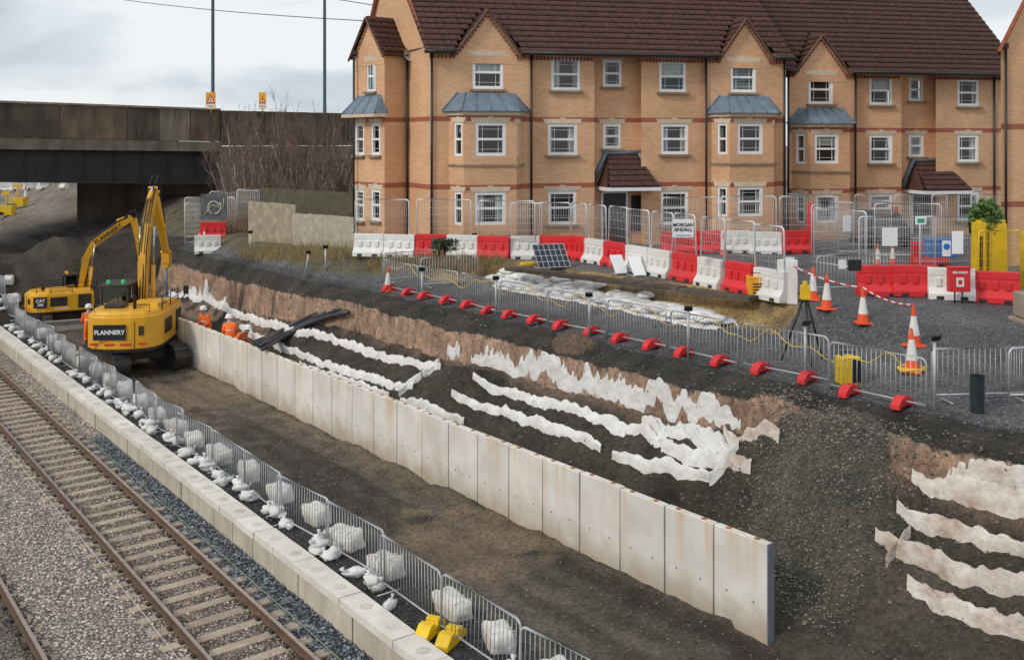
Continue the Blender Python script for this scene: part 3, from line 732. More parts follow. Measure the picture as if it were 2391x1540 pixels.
def row(pts,cols,z=None,panel=None,step=1.2,pz=.84):
    P=[gz(u,v,4.32) for u,v in pts]; i=0
    for a,b in zip(P,P[1:]):
        a=Vector(a);b=Vector(b); L_=(b-a).length; n=max(1,round(L_/step)); an=math.atan2(b.y-a.y,b.x-a.x)
        for k in range(n):
            c=a+(b-a)*((k+.5)/n); zz=max(TZ(*SQ(c.x,c.y)),0)
            putbar(cols[i%len(cols)],(c.x+U(-.04,.04),c.y+U(-.10,.10),zz),an+U(-.10,.10))
            if panel and (panel is not mp2 or k%2==0):
                o=putmp(panel,(c.x+(.5*math.cos(an) if panel is mp2 else 0),c.y+(.5*math.sin(an) if panel is mp2 else 0),zz+pz-.15),an+U(-.10,.10)); o.rotation_euler.x=U(-.04,.04)
            i+=1
row([(828,594),(1190,604)],'wwrw'+'rrw',panel=mp2)
row([(1195,602),(1330,604),(1835,700)],'wrrwrwwrwr',panel=mp1)
row([(1545,594),(1890,592)],'rrwwr',panel=mp2)
row([(2012,690),(2170,692)],'rr',panel=None); row([(2165,697),(2280,700)],'ww'); row([(2285,700),(2370,704)],'r')
row([(2110,622),(2230,622)],'rw')
for u,v in ((1440,560),(1530,562),(1330,556),(1240,552),(1700,560),(1800,562),(1150,556),(1620,561),(1060,560)):
    x,y,z=gz(u,v,4.35); putmp(mp3,(x,y,z),U(-.1,.3))
for (u,v,r) in ((2095,655,.05),(2235,655,.1),(1945,600,.6),(1960,625,-1.1),(2060,560,0),(2150,560,.1),(2240,560,0),(2330,560,.05),(2020,590,.3),(2120,600,-.1)):
    x,y,z=gz(u,v,4.3); putmp(mp3,(x,y,z-.02),r)
YM=M('yellow_mesh_paint',(.8,.52,.02),.5)
mp4=meshpanel(1.3,1.7,YM); mp4['label']='yellow painted mesh gate panel beside the compound entrance'
x,y,z=gz(2335,674,4.3); mp4.location=(x,y,z); mp4.rotation_euler=(0,0,.1); clone(mp4,(x+1.35,y+.1,z),.05)
mb=MB(); 
mb.box((0,0,.95),(.30,.3,1.9)); mb.box((.45,.3,.95),(.9,.5,1.8),tp=.95); mb.box((.45,.3,1.9),(.8,.4,.12)); mb.box((0,-.16,.9),(.1,.02,1.2),m=1); mb.box((.3,.04,.9),(.03,.02,1.5),m=1)
x,y,z=gz(2285,668,4.3); g=mb.obj('gate_unit',[YPL,BLACKP],loc=(x,y,z),bev=.04,label='bulky yellow plastic gate unit by the compound entrance',category='gate unit')
x,y,z=gz(1838,706,4.25); o=putbar('w',(x,y,z+.55),0); o.rotation_euler=(0,math.radians(90),1.2)
o['label']='white plastic barrier stood upright on its end'
def sign(u,v,d,w,h,lines,name,label,mat=SIGNW,txt=TXTB,size=.2,rz=0,post=None):
    x,y,z=up(u,v,d); mb=MB(); mb.box((0,0,0),(w,.02,h))
    o=mb.obj(name,mat,loc=(x,y,z),rz=rz,label=label,category='sign',bev=.004)
    for k,l in enumerate(lines):
        text(o,l,size,(0,-.018,(len(lines)-1)*size*.5-k*size*1.0+.03),(math.pi/2,0,0),txt)
    return o
BL=M('blue_stripe',(.05,.25,.5),.5)
o=sign(1595,533,29.6,.60,.52,['MORGAN','SINDALL'],'site_sign','white contractor name board fixed to the mesh fence',size=.135,rz=.0)
mb=MB(); mb.box((0,-.013,-.2),(.44,.01,.025)); mb.obj('stripe',BL,parent=o)
sign(2078,553,28.0,.42,.5,[], 'notice_board','blank white notice board on the mesh fence')
sign(2236,566,27.2,.30,.6,[], 'notice_board','blank white notice board on the mesh fence')
o=sign(2150,515,28.2,.3,.22,[], 'safety_notice','white safety notice with green marks on the mesh fence')
mb=MB(); mb.box((0,-.013,0),(.2,.008,.12)); mb.obj('green_mark',M('green_sign',(.02,.35,.2),.5),parent=o)
o=sign(2210,580,27.6,.22,.42,[], 'safety_notice','blue and white mandatory notice on the fence')
mb=MB(); mb.lathe([(0,0),(.09,0)],n=16); q=mb.obj('blue_disc',M('blue_sign',(.02,.2,.6),.5),parent=o,loc=(0,-.014,.05)); q.rotation_euler=(math.pi/2,0,0)
mb=MB(); mb.box((0,0,0),(1.0,.5,.55)); mb.box((0,0,.3),(1.06,.56,.07)); x,y,z=gz(2220,640,4.3); mb.obj('storage_bin',BLUEP,loc=(x,y+.8,z+.75),bev=.03,label='blue plastic bin behind the fence',category='bin')
sign(1978,522,32.5,.34,.5,[], 'notice_board','white notice board wired to the gate mesh',rz=.5)
sign(1996,619,27.3,.36,.3,[], 'black_notice','small black notice on a low barrier',mat=BLACKP)
sign(1967,617,27.3,.2,.24,[], 'white_notice','small white notice on a low barrier')
x,y,z=gz(1990,680,4.2); clone(bA,(x,y,z),.15,label='plain galvanised pedestrian barrier across the compound entrance')
x,y,z=up(2238,653,27.2); e=empty('fire_point_box',(x,y,onz(x,y)),label='red fire point cabinet on thin legs beside white barriers',category='fire point')
hz=z-onz(x,y)
mb=MB(); mb.box((0,0,hz+.0),(.56,.2,.62)); mb.box((0,0,hz+.33),(.6,.24,.05)); mb.obj('cabinet',RED,parent=e,bev=.015)
mb=MB(); 
for xx in (-.1,.1): mb.tube([(xx,0,0),(xx,0,hz-.3)],.02,6)
mb.obj('leg',BLACKP,parent=e)
mb=MB(); mb.box((0,-.105,hz-.05),(.2,.01,.24)); mb.box((0,-.112,hz-.05),(.1,.006,.12),m=1); mb.obj('label_plate',[SIGNW,RED],parent=e)
text(e,'FIRE POINT',.08,(0,-.112,hz+.2),(math.pi/2,0,0),TXTW)
# ---------------- cones ----------------
def cone(sc):
    e=empty('traffic_cone',(0,0,0),category='traffic cone',group='orange and white traffic cones')
    mb=MB(); mb.box((0,0,.025*sc),(.42*sc,.42*sc,.05*sc),tp=.95); mb.obj('base',ORG,parent=e,bev=.01)
    mb=MB(); mb.lathe([(.16*sc,.05*sc),(.13*sc,.27*sc),(.095*sc,.5*sc),(.06*sc,.72*sc),(.03*sc,.96*sc),(0,.97*sc)],n=16,ms=[0,1,1,0,0])
    mb.obj('cone_body',[ORG,WPL],parent=e); return e
cn=cone(1.0); cn['label']='orange traffic cone with white reflective sleeve on grey gravel'; f=True
for u,v,k in ((2015,755,.92),(1930,722,.95),(1897,700,.95),(2135,808,1),(2130,868,1.0),(1690,598,.9),(2085,618,.8),(2050,620,.8),(905,680,.9),(478,572,.9),(466,572,.8),(60,468,1.2)):
    p=site(u,v) if v>640 or u<1000 else gz(u,v,4.3)
    if f: cn.location=p; cn.scale=(k,)*3; f=False
    else: clone(cn,p,0,rot=(U(-.03,.03),U(-.03,.03),R()*3),scale=(k,)*3)
TAPE=M('tape_white',(.75,.73,.71),.5)
def tape(pts,r,n=14):
    mb=MB()
    for a,b in zip(pts,pts[1:]):
        a=Vector(a);b=Vector(b)
        for i in range(n):
            t0,t1=i/n,(i+1)/n
            f_=lambda t: a+(b-a)*t-Vector((0,0,.22*4*t*(1-t)*.5))
            mb.tube([f_(t0),f_(t1)],r,4,m=i%2,sm=False)
    return mb.obj('barrier_tape',[TAPE,RED],label='red and white barrier tape strung between cones',category='barrier tape')
c=[site(2015,755),site(2135,808)]; a0=gz(1840,700,4.3)
tape([(a0[0],a0[1],a0[2]+1.0),(c[0][0],c[0][1],c[0][2]+.9),(c[1][0],c[1][1],c[1][2]+.97)],.02)
# ---------------- excavator ----------------
def excavator(loc,head,tr,sc,boomp,stickp,label,plate,boomtxt,hook=False,model=None):
    e=empty('excavator',loc,head,label=label,category='excavator'); e.scale=(sc,)*3
    for sy in (-1,1):
        mb=MB(); L_=3.6; hgt=.8; pts=[]
        for k in range(9): a=math.radians(-90+k*22.5); pts.append((L_/2-hgt/2+hgt/2*math.cos(a),hgt/2+hgt/2*math.sin(a)))
        for k in range(9): a=math.radians(90+k*22.5); pts.append((-L_/2+hgt/2+hgt/2*math.cos(a),hgt/2+hgt/2*math.sin(a)))
        ct,st=math.cos(tr),math.sin(tr)
        def tf(x,y,z): return (x*ct-y*st,x*st+y*ct,z)
        mb.prism(pts,lambda p,t:tf(p[0],sy*1.0+(t-.5)*.5,p[1]))
        n=34; per=2*(L_-hgt)+math.pi*hgt
        for k in range(n):
            dd=k/n*per
            if dd<L_-hgt: x,z,ry=-L_/2+hgt/2+dd,-.0,0
            elif dd<L_-hgt+math.pi*hgt/2: a=(dd-(L_-hgt))/(hgt/2); x,z,ry=L_/2-hgt/2+hgt/2*math.sin(a),hgt/2-hgt/2*math.cos(a),-a
            elif dd<2*(L_-hgt)+math.pi*hgt/2: x,z,ry=L_/2-hgt/2-(dd-(L_-hgt)-math.pi*hgt/2),hgt,0
            else: a=(dd-2*(L_-hgt)-math.pi*hgt/2)/(hgt/2); x,z,ry=-L_/2+hgt/2-hgt/2*math.sin(a),hgt/2+hgt/2*math.cos(a),-a
            mb.box(tf(x,sy*1.0,z),(.13,.53,.06),rz=tr,ry=ry)
        for k in range(6): 
            x=-1.3+k*.52; c0=tf(x,sy*1.27,.3)
            mb.box(c0,(.2,.03,.2),rz=tr,m=1)
        mb.obj('track',[STEELD,M('muddy_yellow',(.3,.17,.05),.8,var=.3)],parent=e)
    mb=MB(); mb.box((0,0,.55),(1.6,1.5,.4),rz=tr); mb.lathe([(.6,.7),(.6,1.0)],n=20); mb.obj('undercarriage',STEELD,parent=e)
    mb=MB(); ct,st=math.cos(tr),math.sin(tr)
    if model:
        mb.prism([(0,.05),(.12,.0),(.06,.3),(.1,.55),(0,.6),(-.06,.3)],lambda p,t:((2.1+p[0])*ct-(t-.5)*2.4*st,(2.1+p[0])*st+(t-.5)*2.4*ct,p[1]),m=0)
        mb.box((1.7*ct,1.7*st,.35),(.8,.5,.15),rz=tr,m=1); mb.obj('blade',[M('worn_blade',(.3,.28,.25),.5,.5),CATY],parent=e)
    plan=[(1.35,-1.22)]+[(-1.2,-1.22),(-1.6,-1.1),(-1.9,-.85),(-2.05,-.4),(-2.08,0),(-2.05,.4),(-1.9,.85),(-1.6,1.1),(-1.2,1.22)]+[(.0,1.22),(.0,.25),(1.35,.25)]
    zb0,zb1=.88,(2.02 if plate else 1.9)
    mb=MB(); mb.prism(plan,lambda p,t:(p[0],p[1],zb0+.06+t*(zb1-zb0-.06)))
    p2=[(x*.95 if x<0 else x,y*.95) for x,y in plan]; mb.prism(p2,lambda p,t:(p[0]*(1-.05*t),p[1]*(1-.08*t),zb1+t*.14))
    mb.box((-.5,-.55,zb1+.2),(1.2,1.0,.16),tp=.9)
    mb.obj('body',CATY,parent=e,bev=.04)
    mb=MB(); mb.box((-.5,-1.225,1.5),(.9,.02,.5)); 
    for k in range(7): mb.box((-.5,-1.24,1.3+k*.065),(.85,.012,.018))
    mb.box((.85,-1.225,1.45),(.7,.02,.75))
    mb.box((-.9,.4,zb1+.2),(.6,.6,.14)); mb.tube([(-1.2,-.3,zb1),(-1.2,-.3,zb1+.5),(-1.32,-.3,zb1+.58)],.06,8)
    mb.box((.6,.8,1.07),(1.5,.9,.12)); 
    for zz in (1.15,1.62): mb.box((-2.075,-.55,zz),(.03,.02,.5))
    mb.box((-1.98,-.72,1.55),(.04,.22,.3),rz=-.4)
    mb.obj('vents',STEELD,parent=e)
    mb=MB(); p3=[(x*1.003,y*1.003) for x,y in plan]; mb.prism(p3,lambda p,t:(p[0],p[1],zb0-.02+t*.08)); mb.obj('body_skirt',BLACKP,parent=e)
    mb=MB()
    for yy in (-.75,-.25,.25,.75): 
        xx=-2.07 if abs(yy)<.5 else -1.985
        mb.box((xx,yy,1.12),(.03,.35,.06),rz=(-.25*(1 if yy<0 else -1) if abs(yy)>.5 else 0))
    mb.obj('reflector',RED,parent=e)
    mb=MB()
    for yy in (-1.12,.35): 
        mb.tube([(1.2,yy,1.9),(1.2,yy,2.5),(-.9,yy,2.5),(-.9,yy,1.95)],.022,5); mb.tube([(.2,yy,1.9),(.2,yy,2.5)],.02,5); mb.tube([(1.2,yy,2.25),(-.9,yy,2.25)],.015,5)
    mb.tube([(-1.6,-.9,1.95),(-1.6,-.9,2.35),(-1.6,.9,2.35),(-1.6,.9,1.95)],.018,5)
    for yy in (-1.25,1.3): mb.tube([(1.3,yy*.95,2.0),(1.45,yy*1.08,2.3)],.02,5); mb.box((1.45,yy*1.08,2.4),(.05,.18,.3))
    mb.obj('handrail',BLACKP,parent=e)
    mb=MB(); cx0,cx1,cy0,cy1,z0,z1=.05,1.5,.3,1.2,1.1,2.72
    for x in (cx0,cx1): 
        for y in (cy0,cy1): mb.tube([(x,y,z0),(x-(.25 if x==cx1 else 0),y,z1)],.06,6)
    mb.tube([(.75,cy1,z0),(.7,cy1,z1)],.05,6); mb.tube([(.75,cy0,z0),(.7,cy0,z1)],.05,6); mb.box((.67,.75,z1+.03),(1.44,1.0,.1)); mb.box((.77,.75,1.4),(1.46,.92,.6)); mb.box((.35,.75,1.95),(.25,.5,.8),m=0)
    cab=mb.obj('cab',STEELD,parent=e,bev=.02)
    mb=MB(); 
    for y in (cy0,cy1): mb.add([(cx0,y,1.6),(cx1-.08,y,1.6),(cx1-.25,y,z1),(cx0,y,z1)],[(0,1,2,3)])
    for x0_,x1_ in ((cx0,cx0),(cx1-.08,cx1-.25)): mb.add([(x0_,cy0,1.6),(x0_,cy1,1.6),(x1_,cy1,z1),(x1_,cy0,z1)],[(0,1,2,3)])
    mb.obj('glass',CGLASS,parent=cab)
    mb=MB(); mb.lathe([(.07,0),(.07,.13),(0,.16)],(.2,.5,z1+.07),8); mb.lathe([(.07,0),(.07,.13),(0,.16)],(.2,1.0,z1+.07),8); mb.obj('beacon',M('beacon_amber',(.8,.4,.02),.3) if model else M('beacon_green',(.05,.7,.2),.3),parent=cab)
    def limb(name,pts,hh,w,mat):
        P=[Vector((p[0],p[1])) for p in pts]; top=[];bot=[]
        for i,p in enumerate(P):
            t=(P[min(i+1,len(P)-1)]-P[max(i-1,0)]).normalized(); nn=Vector((-t.y,t.x)); top.append(p+nn*hh[i]); bot.append(p-nn*hh[i])
        vs=[];k=len(P)
        for sgn in (-1,1):
            for q in top: vs.append((q.x,sgn*w/2,q.y))
            for q in bot: vs.append((q.x,sgn*w/2,q.y))
        o=2*k; fs=[]
        for i in range(k-1):
            fs+=[(i,i+1,k+i+1,k+i),(o+i,o+k+i,o+k+i+1,o+i+1),(i,o+i,o+i+1,i+1),(k+i,k+i+1,o+k+i+1,o+k+i)]
        fs+=[(0,k,o+k,o),(k-1,o+k-1,o+2*k-1,2*k-1)]
        mb=MB(); mb.add(vs,fs)
        for i in (0,len(P)//2,len(P)-1): mb.tube([(P[i].x,-w/2-.05,P[i].y),(P[i].x,w/2+.05,P[i].y)],.07,8)
        return mb.obj(name,mat,parent=e,bev=.012)
    bh=[.11,.16,.2,.2,.17,.11][:len(boomp)]
    bo=limb('boom',boomp,bh,.29,CATY)
    so=limb('stick',stickp,[.1,.18,.14,.08][:len(stickp)],.23,CATY)
    CH=M('chrome_rod',(.6,.6,.6),.2,.9)
    mb=MB()
    bm=boomp[len(boomp)//2]
    for yy in (-.24,.24):
        a=Vector((1.2,yy,1.25)); b=Vector((bm[0]+.05,yy,bm[1])); mb.tube([a,a.lerp(b,.6)],.075,8,m=0); mb.tube([a.lerp(b,.6),b],.04,8,m=1)
    mb.obj('boom_cylinder',[CATY,CH],parent=e)
    mb=MB(); s0_=stickp[0]
    off=.3
    a=Vector((boomp[-2][0]-off,0,boomp[-2][1]+off*.6)); b=Vector((s0_[0]-.0,0,s0_[1]+.05)); mb.tube([a,a.lerp(b,.6)],.08,8,m=0); mb.tube([a.lerp(b,.6),b],.04,8,m=1)
    a=Vector((stickp[0][0]+.35,0,stickp[0][1]-.1)); b=Vector((stickp[-1][0]+.25,0,stickp[-1][1]+.4)); mb.tube([a,a.lerp(b,.6)],.07,8,m=0); mb.tube([a.lerp(b,.6),b],.035,8,m=1)
    mb.obj('stick_cylinder',[CATY,CH],parent=e)
    mb=MB()
    for yy in (-.12,-.04,.06,.13): mb.tube([(p[0]-.14-.03*math.sin(k*2+yy*20),yy,p[1]+.22+.04*math.sin(k*3+yy*30)) for k,p in enumerate(boomp)],.024,5)
    for yy in (-.1,.1): mb.tube([(boomp[-1][0]-.2,yy,boomp[-1][1]+.3),(stickp[0][0]+.3,yy,stickp[0][1]+.45),(stickp[1][0]+.35,yy,stickp[1][1]+.1),(stickp[2][0]+.25,yy,stickp[2][1])],.02,5)
    mb.obj('hose',BLACKP,parent=e)
    ex_,ez=stickp[-1]
    mb=MB(); mb.box((ex_+.05,0,ez-.25),(.35,.3,.4)); mb.box((ex_+.15,0,ez-.5),(.5,.22,.2)); mb.tube([(ex_,-.2,ez),(ex_,.2,ez)],.07,8)
    mb.obj('quick_coupler',CATY,parent=e,bev=.02)
    if hook:
        mb=MB(); mb.tube([(ex_+.1,0,ez-.6),(ex_+.1,0,ez-1.6)],.03,6); mb.tube([(ex_+.1,0,ez-1.6),(ex_-.3,.2,ez-2.5)],.02,5); mb.tube([(ex_+.1,0,ez-1.6),(ex_+.5,-.2,ez-2.5)],.02,5)
        mb.obj('lifting_chain',M('blue_sling',(.05,.15,.4),.6),parent=e)
    if plate:
        mb=MB(); mb.box((-2.10,.25,1.52),(.02,1.05,.5)); pl=mb.obj('name_plate',BLACKP,parent=e)
        text(pl,plate,.2,(-2.115,.25,1.52),(math.pi/2,0,-math.pi/2),TXTW)
    if model:
        mb=MB(); mb.box((-1.45,-1.2,1.5),(.7,.02,.6),rz=-.25); pl=mb.obj('model_plate',BLACKP,parent=e)
        text(pl,model[0],.24,(-1.45,-1.235,1.6),(math.pi/2,0,-.25),TXTW); text(pl,model[1],.2,(-1.45,-1.235,1.38),(math.pi/2,0,-.25),TXTW)
        text(e,boomtxt,.16,(-.3,-1.245,1.1),(math.pi/2,0,0),TXTW)
    if boomtxt:
        a=Vector(boomp[-3]);b=Vector(boomp[-2]); m_=(a+b)/2; an=math.atan2(b.y-a.y,b.x-a.x)
        text(bo,boomtxt,.36,(m_.x,-.165,m_.y),(math.pi/2,-an,0),TXTB)
    return e
x,y,z=gz(318,852,0.05)
h1=math.atan2(1,-.07)
excavator((x,y,z),h1,math.atan2(EY,EX)-h1,1.1,[(.7,1.6),(.82,2.5),(.95,3.6),(1.3,4.7),(1.85,5.5),(2.25,5.9)],[(2.1,6.05),(2.55,5.45),(3.2,4.55),(3.9,3.5)],'yellow tracked excavator with raised boom standing in the trench','FLANNERY',None,hook=True)
x,y,z=gz(152,757,0.05)
excavator((x,y,z),math.atan2(.53,.85),math.radians(-95),.82,[(.7,1.5),(.9,2.6),(1.1,3.7),(1.5,4.5),(3.1,5.6),(3.6,5.85)],[(3.5,6.0),(3.85,5.4),(4.0,4.5),(4.1,3.4)],'smaller yellow excavator with curved boom and front blade','', 'FLANNERY',model=('CAT','308'))
# ---------------- people ----------------
def skinmesh(name,pts,edges,rad,mat,parent,root=0):
    me=bpy.data.meshes.new(name); me.from_pydata(pts,edges,[]); me.materials.append(mat)
    o=bpy.data.objects.new(name,me); COL.objects.link(o); o.parent=parent
    md=o.modifiers.new('skin','SKIN'); md.use_smooth_shade=True
    sv=me.skin_vertices[0].data if me.skin_vertices else None
    if sv is None:
        bpy.context.view_layer.update(); sv=me.skin_vertices[0].data
    for i,r in enumerate(rad): sv[i].radius=(r,r)
    sv[root].use_root=True
    sd=o.modifiers.new('sub','SUBSURF'); sd.levels=1; sd.render_levels=2
    return o
HELM=M('white_helmet',(.8,.8,.8),.3); HIV=M('reflective_band',(.75,.77,.75),.4)
def person(loc,rz,bend,label,arm=0.6):
    e=empty('person',loc,rz,label=label,category='person')
    cb,sb_=math.cos(bend),math.sin(bend)
    def T(x,y,z):
        zz=z-.95; return (x, y*cb+zz*sb_, .95-y*sb_+zz*cb)
    pts=[(0,0,.95),T(0,0,1.15),T(0,0,1.38),T(0,.0,1.50),T(0,.02,1.62),T(0,.03,1.74)]
    rad=[.14,.13,.14,.055,.09,.075]
    ed=[(0,1),(1,2),(2,3),(3,4),(4,5)]
    for sx in (-1,1):
        i=len(pts); pts+=[T(sx*.19,0,1.42)]; rad+=[.06]
        ex_=T(sx*.24,.08,1.15); hd=(ex_[0]-sx*.04,ex_[1]+.24*math.cos(arm),ex_[2]+.1-.26*math.sin(arm)); hd2=(hd[0],hd[1]+.07,hd[2]-.03)
        pts+=[ex_,hd,hd2]; rad+=[.045,.03,.035]; ed+=[(2,i),(i,i+1),(i+1,i+2),(i+2,i+3)]
        for k in range(5):
            o=(k-2)*.02; j=len(pts)
            if k==4: pts+=[(hd2[0]-sx*.045,hd2[1]+.0,hd2[2]),(hd2[0]-sx*.06,hd2[1]+.035,hd2[2]-.01)]
            else: pts+=[(hd2[0]+o,hd2[1]+.05,hd2[2]-.01),(hd2[0]+o,hd2[1]+.085-abs(k-1)*.006,hd2[2]-.035)]
            rad+=[.0095,.008]; ed+=[(i+3,j),(j,j+1)]
        i=len(pts); pts+=[(sx*.10,0,.88),(sx*.12,.06+sb_*.1,.5),(sx*.12,-.02,.09),(sx*.12,.14,.05)]; rad+=[.10,.065,.045,.045]; ed+=[(0,i),(i,i+1),(i+1,i+2),(i+2,i+3)]
    j=len(pts); pts.append(T(0,.13,1.645)); rad.append(.018); ed.append((4,j))
    b=skinmesh('body',pts,ed,rad,SKIN,e)
    cp=[pts[0],pts[1],pts[2]]; cr=[.175,.17,.175]; ce=[(0,1),(1,2)]
    base=6
    for sgn in range(2):
        o=base+sgn*18
        i=len(cp); cp+=[pts[o],pts[o+1],pts[o+2]]; cr+=[.085,.07,.055]; ce+=[(2,i),(i,i+1),(i+1,i+2)]
        l=o+14; i=len(cp); cp+=[pts[l],pts[l+1],pts[l+2]]; cr+=[.12,.09,.075]; ce+=[(0,i),(i,i+1),(i+1,i+2)]
    skinmesh('hivis_clothing',cp,ce,cr,ORANGE,e)
    hx=T(0,.01,1.71); mb=MB(); mb.lathe([(.165,-.02),(.135,.0),(.13,.06),(.09,.115),(0,.135)],hx,14); mb.obj('helmet',HELM,parent=e)
    mb=MB(); c=T(0,0,1.2); mb.lathe([(.19,-.03),(.19,.03)],(c[0],c[1],c[2]),14); mb.obj('reflective_band',HIV,parent=e)
    mb=MB()
    for sx in (-.035,.035): mb.blob(T(sx,.105,1.665),(.012,.012,.012),n=6,k=4)
    mb.obj('eyes',BLACKP,parent=e)
    return e
def putp(s,q,rz,bend,label,dz=0): 
    x,y=XY(s,q); person((x,y,TZ(s,q)+dz),rz,bend,label)
putp(39.5,15.3,2.6,.25,'worker in orange hi-vis and white helmet standing behind the wall')
putp(36.9,15.2,.4,.6,'worker in orange hi-vis stooping behind the concrete wall')
putp(36.1,15.1,-2.0,.75,'worker in orange hi-vis bending forward behind the wall')
x,y,z=gz(208,812,0); person((x,y,z),.6,.1,'worker in full orange hi-vis standing beside the excavator')
# ---------------- pipes ----------------
PIPM=M('black_pipe',(.03,.036,.048),.3,var=.2)
PP=[Vector(gz(606,812,1.74))]+[Vector(site(u,v)) for u,v in ((655,790),(700,766),(752,742),(815,724))]
for i in range(7):
    mb=MB(); pts=[]
    for k in range(len(PP)-1):
        for j in range(5):
            t=j/5; p=PP[k].lerp(PP[k+1],t); d=(PP[-1]-PP[0]); n_=Vector((-d.y,d.x,0)).normalized()
            tt=(k+t)/4; w_=.75+.5*abs(tt-.45)
            pts.append(p+n_*((i-3)*.24*w_+.10*math.sin(tt*4+i*1.3))+Vector((0,0,.09+.03*(i%2)+.05*math.sin(tt*3+i))))
    for _ in range(5): pts=[pts[0]]+[(pts[a-1]+pts[a]*2+pts[a+1])/4 for a in range(1,len(pts)-1)]+[pts[-1]]
    mb.tube(pts,.07,8); mb.obj('drainage_pipe',PIPM,label='flexible black drainage pipe draped down the bank',category='pipe',group='bundle of black drainage pipes')
# ---------------- houses ----------------
BC1=(.76,.45,.25); BC2=(.66,.36,.18)
BR1=brickmat('buff_brick_block',BC1,BC2,[(4.4+2.32,4.4+2.52),(4.4+4.98,4.4+5.17)])
BR2=brickmat('buff_brick_block_lower',BC1,BC2,[(4.1+2.25,4.1+2.45),(4.1+4.9,4.1+5.1)])
BR3=brickmat('buff_brick_wing',(.78,.45,.24),(.68,.36,.17),[(4.1+2.25,4.1+2.45),(4.1+4.9,4.1+5.1)])
RBR=M('red_brick_trim',(.30,.085,.045),.85,var=.2,scale=10)
BARGE=M('brown_barge',(.13,.065,.045),.7)
Fx,Fy=.9747,.2235
def isect(p0,p1,u):
    t=(u-CX)/FP; dx,dy=p1[0]-p0[0],p1[1]-p0[1]; L_=math.hypot(dx,dy); dx/=L_;dy/=L_
    a=(t*p0[1]-p0[0])/(dx-t*dy); return a,(p0[1]+a*dy)
def zat(v,d): return H-(v-YH)/FP*d
def facet(mb,p0,p1,z0,z1,ops,O,m=0,depth=.12):
    dx,dy=p1[0]-p0[0],p1[1]-p0[1]; L_=math.hypot(dx,dy); dx/=L_;dy/=L_
    A=sorted(set([0,L_]+[o[0] for o in ops]+[o[1] for o in ops])); Z=sorted(set([z0,z1]+[o[2] for o in ops]+[o[3] for o in ops]))
    def P(a,z,k=0): return (p0[0]+dx*a-dy*k-O[0],p0[1]+dy*a+dx*k-O[1],z-O[2])
    for a,b in zip(A,A[1:]):
        for c,d in zip(Z,Z[1:]):
            ca,cz=(a+b)/2,(c+d)/2
            if any(o[0]<ca<o[1] and o[2]<cz<o[3] for o in ops): continue
            mb.add([P(a,c),P(b,c),P(b,d),P(a,d)],[(0,1,2,3)],m)
    for a,b,c,d in ops:
        k=depth
        mb.add([P(a,c),P(a,c,k),P(a,d,k),P(a,d)],[(0,1,2,3)],m); mb.add([P(b,c),P(b,d),P(b,d,k),P(b,c,k)],[(0,1,2,3)],m)
        mb.add([P(a,d),P(a,d,k),P(b,d,k),P(b,d)],[(0,1,2,3)],m); mb.add([P(a,c),P(b,c),P(b,c,k),P(a,c,k)],[(0,1,2,3)],m)
